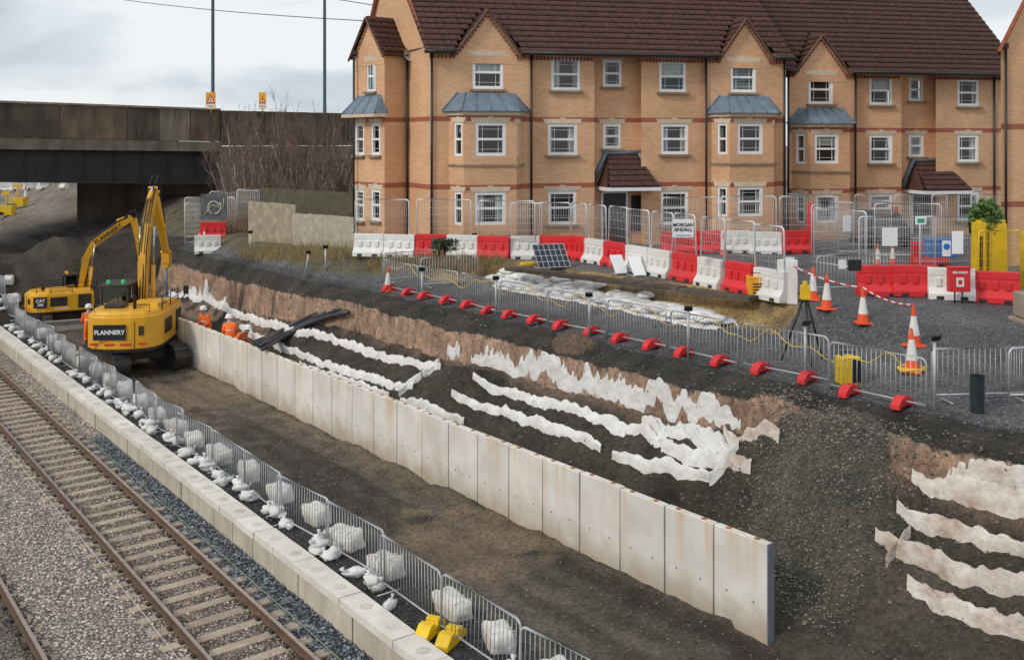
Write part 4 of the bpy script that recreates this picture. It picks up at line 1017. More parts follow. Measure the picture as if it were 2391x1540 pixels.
def window(house,O,p0,p1,op,style=0,sill=True,lintel=True):
    dx,dy=p1[0]-p0[0],p1[1]-p0[1]; L_=math.hypot(dx,dy); dx/=L_;dy/=L_
    a0,a1,z0,z1=op; w=a1-a0;h=z1-z0; k=.07
    c=(p0[0]+dx*a0-dy*k-O[0],p0[1]+dy*a0+dx*k-O[1],z0-O[2]); an=math.atan2(dy,dx)
    mb=MB(); mb.add([(0,.03,0),(w,.03,0),(w,.03,h),(0,.03,h)],[(0,1,2,3)]); wo=mb.obj('window',GLASS,parent=house,loc=c,rz=an)
    mb=MB(); f=.12 if w>.7 else .09
    mb.box((w/2,0,f/2),(w,.09,f)); mb.box((w/2,0,h-f/2),(w,.09,f)); mb.box((f/2,0,h/2),(f,.09,h-2*f)); mb.box((w-f/2,0,h/2),(f,.09,h-2*f))
    mb.box((w/2,-.005,h*.5),(w-2*f,.075,.09))
    b=.012
    if w>.7:
        for xx in (w*.24,w*.76): mb.box((xx,.01,h*.5),(b,.028,h-.2))
        mb.box((w/2,.012,h*.8),(w-2*f,.026,b)); mb.box((w/2,.012,h*.2),(w-2*f,.026,b))
    mb.obj('frame',WHITE,parent=wo)
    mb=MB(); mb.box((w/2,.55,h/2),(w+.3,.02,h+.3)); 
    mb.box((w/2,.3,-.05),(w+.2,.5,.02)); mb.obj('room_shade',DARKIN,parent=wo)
    rr=R()
    if rr<.10:
        mb=MB(); n=max(4,int(w/.09))
        for i in range(n): mb.box((w*(i+.5)/n,.14,h/2),(w/n*.95,.01,h),rz=.35)
        mb.obj('vertical_blind',CURT,parent=wo)
    elif rr<.18:
        mb=MB()
        for i in range(int(h/.06)): mb.box((w/2,.12,h-.06*i-.05),(w-.1,.04,.008),rx=.6)
        mb.obj('venetian_blind',CURT,parent=wo)
    elif rr<.36:
        mb=MB(); hh=h*U(.25,.55); mb.box((w/2,.12,h-hh/2),(w-.1,.01,hh)); mb.box((w/2,.12,h-hh),(w-.1,.03,.03)); mb.obj('roller_blind',CURT,parent=wo)
    elif rr<.8:
        mb=MB()
        for sx in (0,1):
            ww=w*U(.16,.34); n=5
            for i in range(n): x=(ww*(i+.5)/n) if sx==0 else w-ww*(i+.5)/n; mb.tube([(x,.14,.05),(x,.14,h-.05)],ww/n*.6,6)
        mb.obj('curtain',CURT,parent=wo)
    if sill:
        mb=MB(); mb.box((w/2,-.12,-.05),(w+.2,.2,.09)); mb.obj('sill',M('sill_stone',(.32,.26,.18),.85,var=.25,dirt=.5),parent=wo)
    if lintel:
        mb=MB(); mb.prism([(-.12,0),(w+.12,0),(w+.2,.22),(w/2+.12,.22),(w/2+.09,.28),(w/2-.09,.28),(w/2-.12,.22),(-.2,.22)],lambda p,t:(p[0],-.085+.08*t,h+.005+p[1]*.85)); mb.obj('lintel',STONE,parent=wo)
    return wo
def tiles(mb,O,Uv,Vv,mask=None,du=.3,dv=.31):
    O=Vector(O);Uv=Vector(Uv);Vv=Vector(Vv); N=Uv.cross(Vv).normalized()
    if N.z<0: N=-N
    L_=Uv.length; Wd=Vv.length; nu=max(2,int(L_/du*4)); nv=max(1,round(Wd/dv))
    def hh(a): 
        ph=(a/du)%1.0
        return .035*abs(math.sin(math.pi*ph))**.6
    for j in range(nv):
        idx0=len(mb.v)
        for i in range(nu+1):
            a=i/nu; h=hh(a*L_)
            p=O+Uv*a+Vv*(j/nv); q=O+Uv*a+Vv*((j+1)/nv)
            mb.v+= [tuple(p+N*(h*.0)),tuple(p+N*(h+.055)),tuple(q+N*(h+.01))]
        for i in range(nu):
            if mask and not mask((i+.5)/nu,(j+.5)/nv): continue
            a=idx0+i*3;b=a+3
            mb.f.append([a,b,b+1,a+1]); mb.m.append(0); mb.sm.append(False)
            mb.f.append([a+1,b+1,b+2,a+2]); mb.m.append(0); mb.sm.append(True)
def gable(house,O,p0,p1,zb,zp,brick,depth=2.4,over=.15):
    p0=Vector((*p0,0));p1=Vector((*p1,0)); d=(p1-p0).normalized(); inn=Vector((-d.y,d.x,0)); Ov=Vector(O)
    m=(p0+p1)/2; fw=-inn*.012
    A=p0+Vector((0,0,zb))+fw;B=p1+Vector((0,0,zb))+fw;C=m+Vector((0,0,zp))+fw
    zd=Vector((0,0,-.5))
    mb=MB(); mb.add([A+zd-Ov,B+zd-Ov,B-Ov,C-Ov,A-Ov],[(0,1,2,3,4)]); mb.obj('gable_wall',brick,parent=house)
    mb=MB(); o=-inn*over
    for X_ in (A,B):
        slope=(C-X_); ext=slope.normalized()*.3
        tiles(mb,X_-ext+o-Ov+Vector((0,0,.06)), inn*(depth+over), slope+ext)
    mb.obj('gable_roof',TILE,parent=house)
    mb=MB()
    for X_ in (A,B):
        sl=(C-X_).normalized(); a=X_-sl*.3+o*1.2-Ov; b=C+o*1.2-Ov
        mb.tube([a,b],.055,4,sm=False); 
    mb.obj('barge_board',BARGE,parent=house)
    mb=MB(); 
    for X_ in (A,B):
        sl=C-X_; n=int(sl.length/.16)
        for i in range(n):
            p=X_+sl*((i+.5)/n)-Vector((0,0,.2))-inn*.03-Ov; mb.box(p,(.07,.07,.07))
    mb.obj('dentil_course',RBR,parent=house)
def bay(house,O,p0,p1,zt,zr,brick,ops_list,z0,proj=.75,inset=.45):
    a=Vector(p0);b=Vector(p1); d=(b-a).normalized(); out=Vector((d.y,-d.x))
    c0=a+d*inset+out*proj; c1=b-d*inset+out*proj
    mb=MB()
    for (q0,q1,ops) in ((a,c0,'l'),(c0,c1,'c'),(c1,b,'r')):
        oo=[]
        for o in ops_list:
            if o[0]!=ops: continue
            _,u0,v0,u1,v1=o
            s0,d0=isect(q0,q1,u0); s1,d1=isect(q0,q1,u1)
            dm=(d0+d1)/2; L_=(q1-q0).length
            s0=max(.08,min(L_-.3,s0)); s1=max(s0+.22,min(L_-.08,s1))
            oo.append((s0,s1,max(z0+.1,zat(v1,dm)),min(zt-.1,zat(v0,dm))))
        facet(mb,q0,q1,z0,zt,oo,O)
        for o in oo: window(house,O,q0,q1,o,lintel=True,sill=False)
    mb.obj('bay_wall',brick,parent=house)
    P=lambda v,z:(v.x-O[0],v.y-O[1],z-O[2])
    mb=MB(); z=zt-.02; e_=.12; poly=[a-d*e_,c0+out*e_-d*e_*.6,c1+out*e_+d*e_*.6,b+d*e_]
    mb.prism([(p.x,p.y) for p in poly],lambda p,t:(p[0]-O[0],p[1]-O[1],z-O[2]+t*.14))
    mb.obj('bay_fascia',STONE,parent=house)
    mb=MB(); z=zt-2.0; e_=.06; poly=[a-d*e_,c0+out*e_-d*e_*.6,c1+out*e_+d*e_*.6,b+d*e_]
    mb.prism([(p.x,p.y) for p in poly],lambda p,t:(p[0]-O[0],p[1]-O[1],z-O[2]+t*.08))
    mb.obj('bay_sill',M('sill_stone',(.32,.26,.18)),parent=house)
    e_=.28; lo=[a-d*e_,c0+out*e_-d*.15,c1+out*e_+d*.15,b+d*e_]; hi=[a+d*.35,a+d*.65+out*.12,b-d*.65+out*.12,b-d*.35]
    mb=MB(); vs=[P(v,zt+.13) for v in lo]+[P(v,zr) for v in hi]; mb.add(vs,[(0,1,5,4),(1,2,6,5),(2,3,7,6),(3,2,1,0),(4,5,6,7)])
    for q,r in zip(lo,hi): mb.tube([P(q,zt+.15),P(r,zr+.02)],.035,5)
    for t in (.25,.5,.75): mb.tube([P(lo[1].lerp(lo[2],t),zt+.15),P(hi[1].lerp(hi[2],t),zr+.02)],.025,5)
    mb.obj('bay_roof',LEAD,parent=house)
def canopy(house,O,p0,p1,u0,u1,vt,vb,proj=1.3):
    a0,d0=isect(p0,p1,u0);a1,d1=isect(p0,p1,u1); d=(Vector(p1)-Vector(p0)).normalized(); out=Vector((d.y,-d.x)); dm=(d0+d1)/2
    A=Vector(p0)+d*a0;B=Vector(p0)+d*a1; zb=zat(vb,dm-proj); zt=zat(vt,dm); Ov=Vector(O)
    A3=Vector((A.x,A.y,0));B3=Vector((B.x,B.y,0)); o3=Vector((out.x,out.y,0))*proj; z=Vector((0,0,1))
    mb=MB(); L_=(B-A).length; ins=.5/L_
    tiles(mb,A3+o3+z*zb-Ov,B3-A3,(z*(zt-zb)-o3),mask=lambda a,b:a>b*ins and a<1-b*ins)
    d3=Vector((d.x,d.y,0))
    for X_,sg in ((A3,1),(B3,-1)):
        v=[X_+o3+z*zb-Ov,X_+z*zb-Ov,X_+d3*.5*sg+z*zt-Ov]; mb.add(v,[(0,1,2)])
    mb.obj('canopy_roof',TILE,parent=house)
    mb=MB(); c=(A3+B3)/2+o3*.5+z*(zb-.08)-Ov; mb.box(c,(L_+.05,proj,.14),rz=math.atan2(d.y,d.x)); 
    mb.obj('canopy_soffit',WHITE,parent=house)
    mb=MB(); out3=Vector((out.x,out.y,0))
    for X_,sg in ((A3,1),(B3,-1)): mb.tube([X_+z*(zb+.15)-d3*.15*sg-Ov+out3*.08,X_+d3*.4*sg+z*(zt+.1)-Ov+out3*.08,],.11,5)
    mb.tube([A3+d3*.3+z*(zt+.1)-Ov+out3*.05,B3-d3*.3+z*(zt+.1)-Ov+out3*.05],.10,5); mb.obj('canopy_flashing',LEAD,parent=house)
    w=1.0; c2=(A+B)/2
    mb=MB(); an=math.atan2(d.y,d.x)
    mb.box((0,0,1.02),(w,.08,2.04)); dr=mb.obj('door',M('door_dark',(.03,.035,.05),.4),parent=house,loc=(c2.x+out.x*.02-O[0]-d.x*.35,c2.y+out.y*.02-O[1]-d.y*.35,0),rz=an)
    mb=MB(); 
    for xx in (-.54,.54): mb.box((xx,-.02,1.05),(.08,.12,2.1))
    mb.box((0,-.02,2.11),(1.16,.12,.08)); mb.obj('frame',WHITE,parent=dr)
    mb=MB(); mb.tube([(.38,-.06,1.0),(.38,-.09,1.12)],.018,6); mb.obj('handle',GALV,parent=dr)
    mb=MB(); mb.box((1.0,-.0,1.2),(.5,.06,1.5)); mb.obj('side_light',DARKIN,parent=dr)
def pipe(house,O,p,z0,z1):
    mb=MB(); mb.tube([(p[0]-O[0],p[1]-O[1],z0-O[2]),(p[0]-O[0],p[1]-O[1],z1-O[2])],.045,8); mb.box((p[0]-O[0],p[1]-O[1],z1-O[2]),(.14,.12,.2)); mb.obj('downpipe',BLACKP,parent=house)
def segpts(p0,u,off=0):
    q0=(p0[0]-Fy*off,p0[1]+Fx*off); a,_=isect(q0,(q0[0]+Fx,q0[1]+Fy),u); return (q0[0]+Fx*a,q0[1]+Fy*a)
def lx(p0,u): return isect(p0,(p0[0]+Fx,p0[1]+Fy),u)[0]
def L1(x,y,z=0): return Vector((Fx*x-Fy*y,Fy*x+Fx*y,z))
def terrace(name,label,O,p0,segs,zt,brick,wins,pipes,length,gab,sh):
    """facade + main roof; gab = list of (u0,u1,zpeak)"""
    house=empty(name,O,label=label,category='house')
    mb=MB(); prev=None
    for (u0,u1,off) in segs:
        a=segpts(p0,u0,off); b=segpts(p0,u1,off)
        if prev: facet(mb,prev,a,O[2]-.3,zt,[],O)
        oo=[]
        for w in wins:
            if u0<=(w[0]+w[2])/2<u1:
                s0,d0=isect(a,b,w[0]); s1,d1=isect(a,b,w[2]); dm=(d0+d1)/2
                oo.append((s0,s1,zat(w[3],dm),zat(w[1],dm)))
        facet(mb,a,b,O[2]-.3,zt,oo,O)
        for o in oo: window(house,O,a,b,o)
        prev=b
    mb.obj('wall',brick,parent=house)
    for u,off in pipes: 
        q=segpts(p0,u,off-.06); pipe(house,O,q,O[2],zt-.1)
    zr=zt-O[2]
    G=[]
    for (u0,u1,zp) in gab:
        x0,x1=lx(p0,u0),lx(p0,u1); G.append(((x0+x1)/2,(x1-x0)/2,zp-(zt-.15)))
        gable(house,O,segpts(p0,u0),segpts(p0,u1),zt-.15,zp,brick)
    x0=-.25; LL=length+.25
    def mask(a,b):
        x=x0+LL*a+sh*b; z=-.25+4.7*b
        for xc,hw,hg in G:
            if z<hg and abs(x-xc)<(hw+.12)*(1-max(0,z)/hg): return False
        return True
    mb=MB(); tiles(mb,L1(x0,-.4,zr-.25),L1(LL,0,0),L1(sh,3.7,4.7),mask=mask); mb.obj('roof',TILE,parent=house)
    cuts=[x0]
    for xc,hw,hg in sorted(G): cuts+=[xc-hw-.1,xc+hw+.1]
    cuts.append(length)
    mg=MB(); ms=MB(); md=MB()
    for a,b in zip(cuts[::2],cuts[1::2]):
        if b-a<.1: continue
        mg.tube([L1(a,-.45,zr-.22),L1(b,-.45,zr-.22)],.06,8); ms.box(L1((a+b)/2,-.2,zr-.22),(b-a,.4,.12),rz=math.atan2(Fy,Fx))
    for (u0,u1,off) in segs:
        if off>.5: continue
        xa,xb=lx(p0,u0),lx(p0,u1); x=xa
        while x<xb:
            if not any(abs(x-g[0])<g[1] for g in G): md.box(L1(x,off-.03,zr-.38),(.075,.07,.14),rz=.22)
            x+=.152
    mg.obj('gutter',BLACKP,parent=house); ms.obj('eaves_soffit',BARGE,parent=house); md.obj('dentil_course',RBR,parent=house)
    return house
O1=(-3.18,40.0,4.4); P0=(-3.18,40.0); ZE=zat(108,40)
SEG1=[(1005,1240,0),(1240,1388,.22),(1388,1497,.85),(1497,1648,.22),(1648,1835,0)]
W1=[(1103,130,1175,208),(1287,136,1355,211),(1408,140,1452,203),(1539,142,1602,215),(1706,145,1765,216),
    (1279,289,1348,362),(1408,289,1450,347),(1543,289,1607,360),
    (1280,446,1346,524),(1543,446,1607,524)]
h1_=terrace('apartment_building','three-storey buff brick apartment building with brown tiled roof and white windows',O1,P0,SEG1,ZE,BR1,W1,[(1008,0),(1241,0),(1649,0),(1832,0)],15.35,[(1066,1208,zat(24,40.5)),(1680,1797,zat(44,43))],-1.1)
zr=ZE-O1[2]
mb=MB(); A_=L1(-1.25,3.3,zr+4.4);B_=L1(14.2,3.3,zr+4.4); C_=L1(12.8,7,zr-.2);D_=L1(-2.1,6.9,zr-.2)
mb.add([A_,D_,C_,B_],[(0,1,2,3)]); mb.obj('rear_roof',TILE,parent=h1_)
def facebay(house,O,p0,ua,ub,vt,vr,d,ops,brick,z0):
    bay(house,O,segpts(p0,ua),segpts(p0,ub),zat(vt,d),zat(vr,d),brick,ops,z0)
facebay(h1_,O1,P0,1048,1222,268,216,40.0,[('l',1060,286,1083,364),('c',1110,286,1181,364),('r',1197,290,1209,362),('l',1060,448,1083,525),('c',1108,448,1181,525)],BR1,4.2)
facebay(h1_,O1,P0,1662,1810,272,224,42.6,[('l',1675,288,1698,360),('c',1722,288,1781,360),('r',1795,290,1803,360),('l',1675,436,1698,505),('c',1722,436,1781,505)],BR1,4.2)
canopy(h1_,O1,segpts(P0,1388,.85),segpts(P0,1497,.85),1392,1512,362,437,1.5)
def wp(u,d): return ((u-CX)/FP*d,d)
A0=P0; K0=wp(952,42.2);K1=wp(898,41.4);K2=wp(828,43.2);K3=wp(850,46)
mb=MB()
def pf(p,q,wins,z1=ZE):
    oo=[]
    for w in wins:
        s0,d0=isect(p,q,w[0]); s1,d1=isect(p,q,w[2]); dm=(d0+d1)/2; oo.append((min(s0,s1),max(s0,s1),zat(w[3],dm),zat(w[1],dm)))
    facet(mb,p,q,4.1,z1,oo,O1)
    for o in oo: window(h1_,O1,p,q,o)
pf(K0,A0,[]); pf(K1,K0,[]); pf(K2,K1,[(856,142,877,214),(829,288,850,362),(866,288,888,362),(829,442,850,515),(866,442,888,515)]); pf(K3,K2,[])
ap=L1(-1.2,3.3,zr+4.4)
mb.add([Vector((K3[0]-O1[0],K3[1]-O1[1],zr)),Vector((0,0,zr)),ap],[(0,1,2)])
mb.obj('end_wall',BR1,parent=h1_)
mb=MB(); mb.tube([Vector((K3[0]-O1[0]-.1,K3[1]-O1[1],zr-.2)),ap+Vector((-.1,-.1,.1))],.09,4,sm=False); mb.tube([L1(-.15,-.3,zr-.2),ap+Vector((0,-.15,.1))],.09,4,sm=False); mb.obj('verge',RBR,parent=h1_)
gable(h1_,O1,K2,K1,ZE-.1,zat(44,42.5),BR1,depth=2.5)
mb=MB(); k0=Vector((K0[0],K0[1],0));k1=Vector((K1[0],K1[1],0)); Ov=Vector(O1)
tiles(mb,k1+Vector((0,-.2,ZE-.1))-Ov,(k0-k1)+Vector((.1,0,0)),Vector((-.9,1.2,1.4)),mask=lambda a,b:a<1.05-b*.5); mb.obj('side_roof',TILE,parent=h1_)
# sloping lead canopy over the paired windows
mb=MB(); k2=Vector((K2[0],K2[1],0)); dd=(k1-k2).normalized(); oo_=Vector((dd.y,-dd.x,0)); za,zb_=zat(266,42),zat(222,42)
lo=[k2-dd*.25,k2-dd*.15+oo_*.55,k1+dd*.1+oo_*.55,k1+dd*.2]; hi=[k2+dd*.3,k2+dd*.45+oo_*.05,k1-dd*.35+oo_*.05,k1-dd*.25]
vs=[v+Vector((0,0,za))-Ov for v in lo]+[v+Vector((0,0,zb_))-Ov for v in hi]; mb.add(vs,[(0,1,5,4),(1,2,6,5),(2,3,7,6),(3,2,1,0),(4,5,6,7)])
for i in range(4): mb.tube([vs[i],vs[i+4]],.035,5)
for t in (.33,.66): mb.tube([vs[1].lerp(vs[2],t),vs[5].lerp(vs[6],t)],.025,5)
mb.obj('bay_roof',LEAD,parent=h1_)
mb=MB(); mb.prism([(v.x,v.y) for v in lo],lambda p,t:(p[0]-O1[0],p[1]-O1[1],za-.14-O1[2]+t*.13)); mb.obj('bay_fascia',STONE,parent=h1_)
pipe(h1_,O1,wp(951,42.0),4.4,ZE); pipe(h1_,O1,wp(826,42.9),4.4,ZE)
mb=MB(); mb.lathe([(0,0),(.15,.02),(.28,.09)],n=18); dsh=mb.obj('satellite_dish',GALV,parent=h1_,loc=(K0[0]-O1[0]+.1,K0[1]-O1[1]-.3,zr-.2)); dsh.rotation_euler=(1.3,0,.5)
O2=(*wp(1838,44.8),4.1); P2=(O2[0],O2[1]); ZE2=zat(156,44.9)
SEG2=[(1838,1997,0),(1997,2105,.22),(2105,2185,.8),(2185,2345,.22)]
W2=[(1888,175,1945,243),(2030,178,2084,245),(2122,183,2156,236),(2236,185,2286,248),(2030,315,2084,381),(2122,315,2157,366),(2236,315,2285,378),(2030,453,2084,520),(2236,447,2286,515)]
h2_=terrace('apartment_building','stepped-back brick apartment building with steep brown roof and bay window',O2,P2,SEG2,ZE2,BR2,W2,[(1841,0),(1998,0),(2322,.22)],11.7,[(1857,1975,zat(84,45.5))],-1.0)
zr2=ZE2-O2[2]
mb=MB(); mb.add([L1(-1.4,3.3,zr2+4.4),L1(-3,7,zr2),L1(9.5,7,zr2),L1(10.5,3.3,zr2+4.4)],[(0,1,2,3)]); mb.add([L1(0,0,zr2-.2),L1(-1.4,3.3,zr2+4.4),L1(-3,7,zr2)],[(0,1,2)]); mb.add([L1(11.5,0,zr2-.2),L1(9.5,7,zr2),L1(10.5,3.3,zr2+4.4)],[(0,1,2)]); mb.obj('rear_roof',TILE,parent=h2_)
facebay(h2_,O2,P2,1850,1984,296,252,44.6,[('l',1858,313,1880,382),('c',1902,313,1958,382),('r',1970,315,1978,380),('l',1858,455,1880,520),('c',1904,455,1958,520)],BR2,3.9)
canopy(h2_,O2,segpts(P2,2105,.8),segpts(P2,2185,.8),2112,2222,378,445,1.5)
q0=wp(2337,35.0); q1=(q0[0]+4.6*Fx,q0[1]+4.6*Fy); O3=(q0[0],q0[1],4.1); sd=Vector((.46,.888,0))
h3_=empty('apartment_building',O3,label='gabled brick wing of apartment building beside grey tarmac',category='house')
mb=MB(); facet(mb,q0,q1,3.9,zat(108,35),[],O3); facet(mb,(q0[0]+sd.x*8,q0[1]+sd.y*8),q0,3.9,zat(108,35),[],O3)
zz=zat(108,35)-O3[2]; mb.add([(0,0,zz),(4.6*Fx,4.6*Fy,zz),(2.3*Fx,2.3*Fy,zz+3.9)],[(0,1,2)]); mb.obj('wall',BR3,parent=h3_)
mb=MB(); A_=Vector((0,0,zz-.1)); C_=Vector((2.3*Fx,2.3*Fy,zz+3.9)); B_=Vector((4.6*Fx,4.6*Fy,zz-.1))
tiles(mb,A_-sd*.2-(C_-A_)*.03,sd*6,(C_-A_)*1.03); tiles(mb,B_-sd*.2,sd*6,C_-B_); mb.obj('roof',TILE,parent=h3_)
mb=MB(); mb.tube([A_-sd*.25-(C_-A_)*.03,C_-sd*.25],.08,4,sm=False); mb.obj('verge',RBR,parent=h3_)
pipe(h3_,O3,(q0[0]+.15,q0[1]-.05),4.1,zat(108,35))
# ---------------- bridge ----------------
Bl=wp(-500,52.5); Br=wp(515,64); Br2=wp(860,69)
br=empty('road_bridge',(Br[0],Br[1],0),label='dark weathered concrete road bridge with panelled parapet over the railway',category='bridge'); BO=Vector((Br[0],Br[1],0))
bd=Vector((Br[0]-Bl[0],Br[1]-Bl[1],0)); bL=bd.length; bd.normalize(); bi=Vector((-bd.y,bd.x,0))
def bbox(mb,a,b,z0a,z1a,z0b,z1b,f0,f1,m=0):
    P=lambda t,z,f: Vector((Bl[0],Bl[1],0))+bd*t+bi*f+Vector((0,0,z))-BO
    vs=[P(a,z0a,f0),P(b,z0b,f0),P(b,z0b,f1),P(a,z0a,f1),P(a,z1a,f0),P(b,z1b,f0),P(b,z1b,f1),P(a,z1a,f1)]
    mb.add(vs,[(0,3,2,1),(4,5,6,7),(0,1,5,4),(1,2,6,5),(2,3,7,6),(3,0,4,7)],m)
def zt_(t): return lerp(zat(222,52.5),zat(258,64),t/bL)
def zm_(t): return lerp(zat(312,52.5),zat(331,64),t/bL)
def zn_(t): return lerp(zat(343,52.5),zat(354,64),t/bL)
def zo_(t): return lerp(zat(420,52.5),zat(431,64),t/bL)
npn=12
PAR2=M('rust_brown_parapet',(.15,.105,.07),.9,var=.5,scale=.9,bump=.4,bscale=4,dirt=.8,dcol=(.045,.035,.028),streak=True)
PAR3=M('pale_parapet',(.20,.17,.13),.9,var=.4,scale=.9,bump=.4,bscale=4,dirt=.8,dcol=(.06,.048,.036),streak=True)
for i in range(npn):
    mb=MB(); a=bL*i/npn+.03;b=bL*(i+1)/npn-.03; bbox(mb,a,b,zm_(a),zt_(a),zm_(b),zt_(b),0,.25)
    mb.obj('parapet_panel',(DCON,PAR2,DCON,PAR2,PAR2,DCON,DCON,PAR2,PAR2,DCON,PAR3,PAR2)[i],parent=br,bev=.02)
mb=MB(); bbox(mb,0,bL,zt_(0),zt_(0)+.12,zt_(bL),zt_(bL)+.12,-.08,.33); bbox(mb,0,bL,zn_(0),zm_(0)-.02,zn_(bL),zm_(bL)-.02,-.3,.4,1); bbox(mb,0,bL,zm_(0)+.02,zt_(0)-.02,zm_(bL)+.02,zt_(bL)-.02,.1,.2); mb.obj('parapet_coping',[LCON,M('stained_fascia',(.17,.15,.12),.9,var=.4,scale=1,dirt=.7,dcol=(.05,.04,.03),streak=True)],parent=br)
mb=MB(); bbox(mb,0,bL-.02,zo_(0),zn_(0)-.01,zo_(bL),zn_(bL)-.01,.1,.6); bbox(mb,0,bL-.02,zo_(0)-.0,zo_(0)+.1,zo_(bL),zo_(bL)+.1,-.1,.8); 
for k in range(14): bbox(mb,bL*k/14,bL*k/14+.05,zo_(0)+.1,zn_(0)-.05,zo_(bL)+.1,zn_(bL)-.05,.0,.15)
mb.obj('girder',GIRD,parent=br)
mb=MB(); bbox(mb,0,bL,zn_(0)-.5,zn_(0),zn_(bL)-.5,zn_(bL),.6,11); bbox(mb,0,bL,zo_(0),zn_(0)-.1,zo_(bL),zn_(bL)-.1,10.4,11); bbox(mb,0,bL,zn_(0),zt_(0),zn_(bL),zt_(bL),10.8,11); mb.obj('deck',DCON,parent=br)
mb=MB(); P=lambda t,f,z: Vector((Bl[0],Bl[1],0))+bd*t+bi*f+Vector((0,0,z))-BO
poly=[(bL-.3,.7),(bL+.2,.7),(bL+8,.7),(bL+8,11),(bL-6,11),(bL-7,9)]
mb.prism(poly,lambda p,t:P(p[0],p[1],lerp(-1,zo_(bL),t)))
mb.obj('abutment',DCON,parent=br)
mb=MB(); n_=7
wl=(Vector((Br2[0],Br2[1],0))-Vector((Br[0],Br[1],0)))
for i in range(n_):
    p=wl*(i/n_)+wl.normalized()*.02; q=wl*((i+1)/n_)-wl.normalized()*.02
    for (za,zb_,m_) in ((lerp(zat(258,64),zat(266,69),i/n_),zat(340,64),0),(zat(342,64),2.5,1)):
        o=bi*(0 if m_==0 else .06)
        vs=[p+o+Vector((0,0,zb_)),q+o+Vector((0,0,zb_)),q+o+Vector((0,0,za)),p+o+Vector((0,0,za))]
        vs+=[v+bi*.5 for v in vs]; mb.add(vs,[(0,1,2,3),(7,6,5,4),(3,2,6,7),(1,5,6,2),(0,3,7,4)],m_)
mb.obj('wing_wall',[DCON,LCON],parent=br)
for u,d in ((497,66),(758,70)):
    x,y=wp(u,d); mb=MB(); mb.tube([(0,0,0),(0,0,.9),(0,0,.95),(0,0,14)],[.16,.16,.12,.09],10)
    zb_=zat(345,d); mb.obj('lamp_post',M('dark_blue_steel',(.03,.07,.10),.4,.3),loc=(x,y,zb_),label='tall dark blue steel lamp post on the road bridge',category='lamp post',group='lamp posts on the bridge')
for u,d,tx in ((492,63.4,'120 yds'),(613,64.4,'50 yds')):
    x,y,z=up(u,236,d); zb_=zat(268,d); e=empty('road_sign',(x,y,zb_),label='yellow backed warning triangle sign above the bridge parapet',category='road sign',group='warning signs on the bridge')
    hz=z-zb_; w_=.6 if u<500 else .46
    mb=MB(); mb.tube([(0,0.05,0),(0,.05,hz)],.04,6); mb.obj('post',GALV,parent=e)
    mb=MB(); mb.box((0,0,hz+.02),(w_,.02,1.04)); mb.obj('backing_board',M('sign_amber',(.85,.42,.02),.5),parent=e)
    mb=MB(); t=w_*.45
    mb.add([(-t,-.014,hz-.14),(t,-.014,hz-.14),(0,-.014,hz-.14+t*2.1)],[(0,1,2)],0); mb.add([(-t*.6,-.018,hz-.07),(t*.6,-.018,hz-.07),(0,-.018,hz-.07+t*1.3)],[(0,1,2)],1)
    for k in range(3): mb.box((0,-.022,hz-.02+k*.07),(.06,.004,.05),m=2)
    mb.box((0,-.014,hz-.33),(w_*.85,.006,.24),m=1); mb.obj('warning_triangle',[RED,SIGNW,TXTB],parent=e)
    text(e,tx,.12,(0,-.02,hz-.33),(math.pi/2,0,0),TXTB)
mb=MB()
a=Vector(up(260,-4,75)); b=Vector(up(870,50,52)); 
mb.tube([a.lerp(b,i/12)-Vector((0,0,.6*4*(i/12)*(1-i/12)*.3)) for i in range(13)],.022,4); mb.obj('overhead_wire',BLACKP,label='thin overhead wire crossing to the house gable',category='wire')
mb=MB(); a=Vector(up(600,-30,75)); b=Vector(up(870,12,52)); mb.tube([a,b],.02,4); mb.obj('overhead_wire',BLACKP,label='thin overhead wire crossing to the house gable',category='wire')
# ---------------- bare trees ----------------
BARK=M('pale_bark',(.34,.28,.22),.85,var=.3,scale=5); TWIG=M('twig_bark',(.21,.15,.115),.9,var=.3)
def baretree(seed,hgt,stems):
    random.seed(seed); tr=MB(); cr=MB()
    def br_(p,d,l,r,lev):
        n=4; pts=[p];rs=[r]; q=p.copy(); dd=d.copy()
        for i in range(n):
            dd=(dd+Vector((U(-.12,.12),U(-.12,.12),.06))).normalized(); q=q+dd*l/n; pts.append(q.copy()); rs.append(r*(1-.75*(i+1)/n))
        (tr if lev==0 else cr).tube(pts,rs,5 if lev==0 else 3)
        if lev<3:
            for k in range((10,6,3)[lev]):
                t=U(.15,1); i=min(n-1,int(t*n)); pp=pts[i].lerp(pts[i+1],t*n-i)
                nd=(dd+Vector((U(-1,1),U(-1,1),U(-.1,.7)))*(.6)).normalized()
                br_(pp,nd,l*U(.3,.5),max(.007,r*.38),lev+1)
    for s in range(stems): br_(Vector((U(-.3,.3),U(-.3,.3),-.2)),Vector((U(-.25,.25),U(-.2,.2),1)).normalized(),hgt*U(.75,1),.06,0)
    e=empty('bare_tree',(0,0,0),category='tree',label='leafless multi-stemmed tree on the bank below the bridge',group='bare trees by the bridge')
    tr.obj('trunk',BARK,parent=e); cr.obj('crown',TWIG,parent=e); return e
ts=[baretree(3,4.9,3),baretree(5,3.9,4),baretree(8,5.4,2)]
random.seed(21)
fst=set()
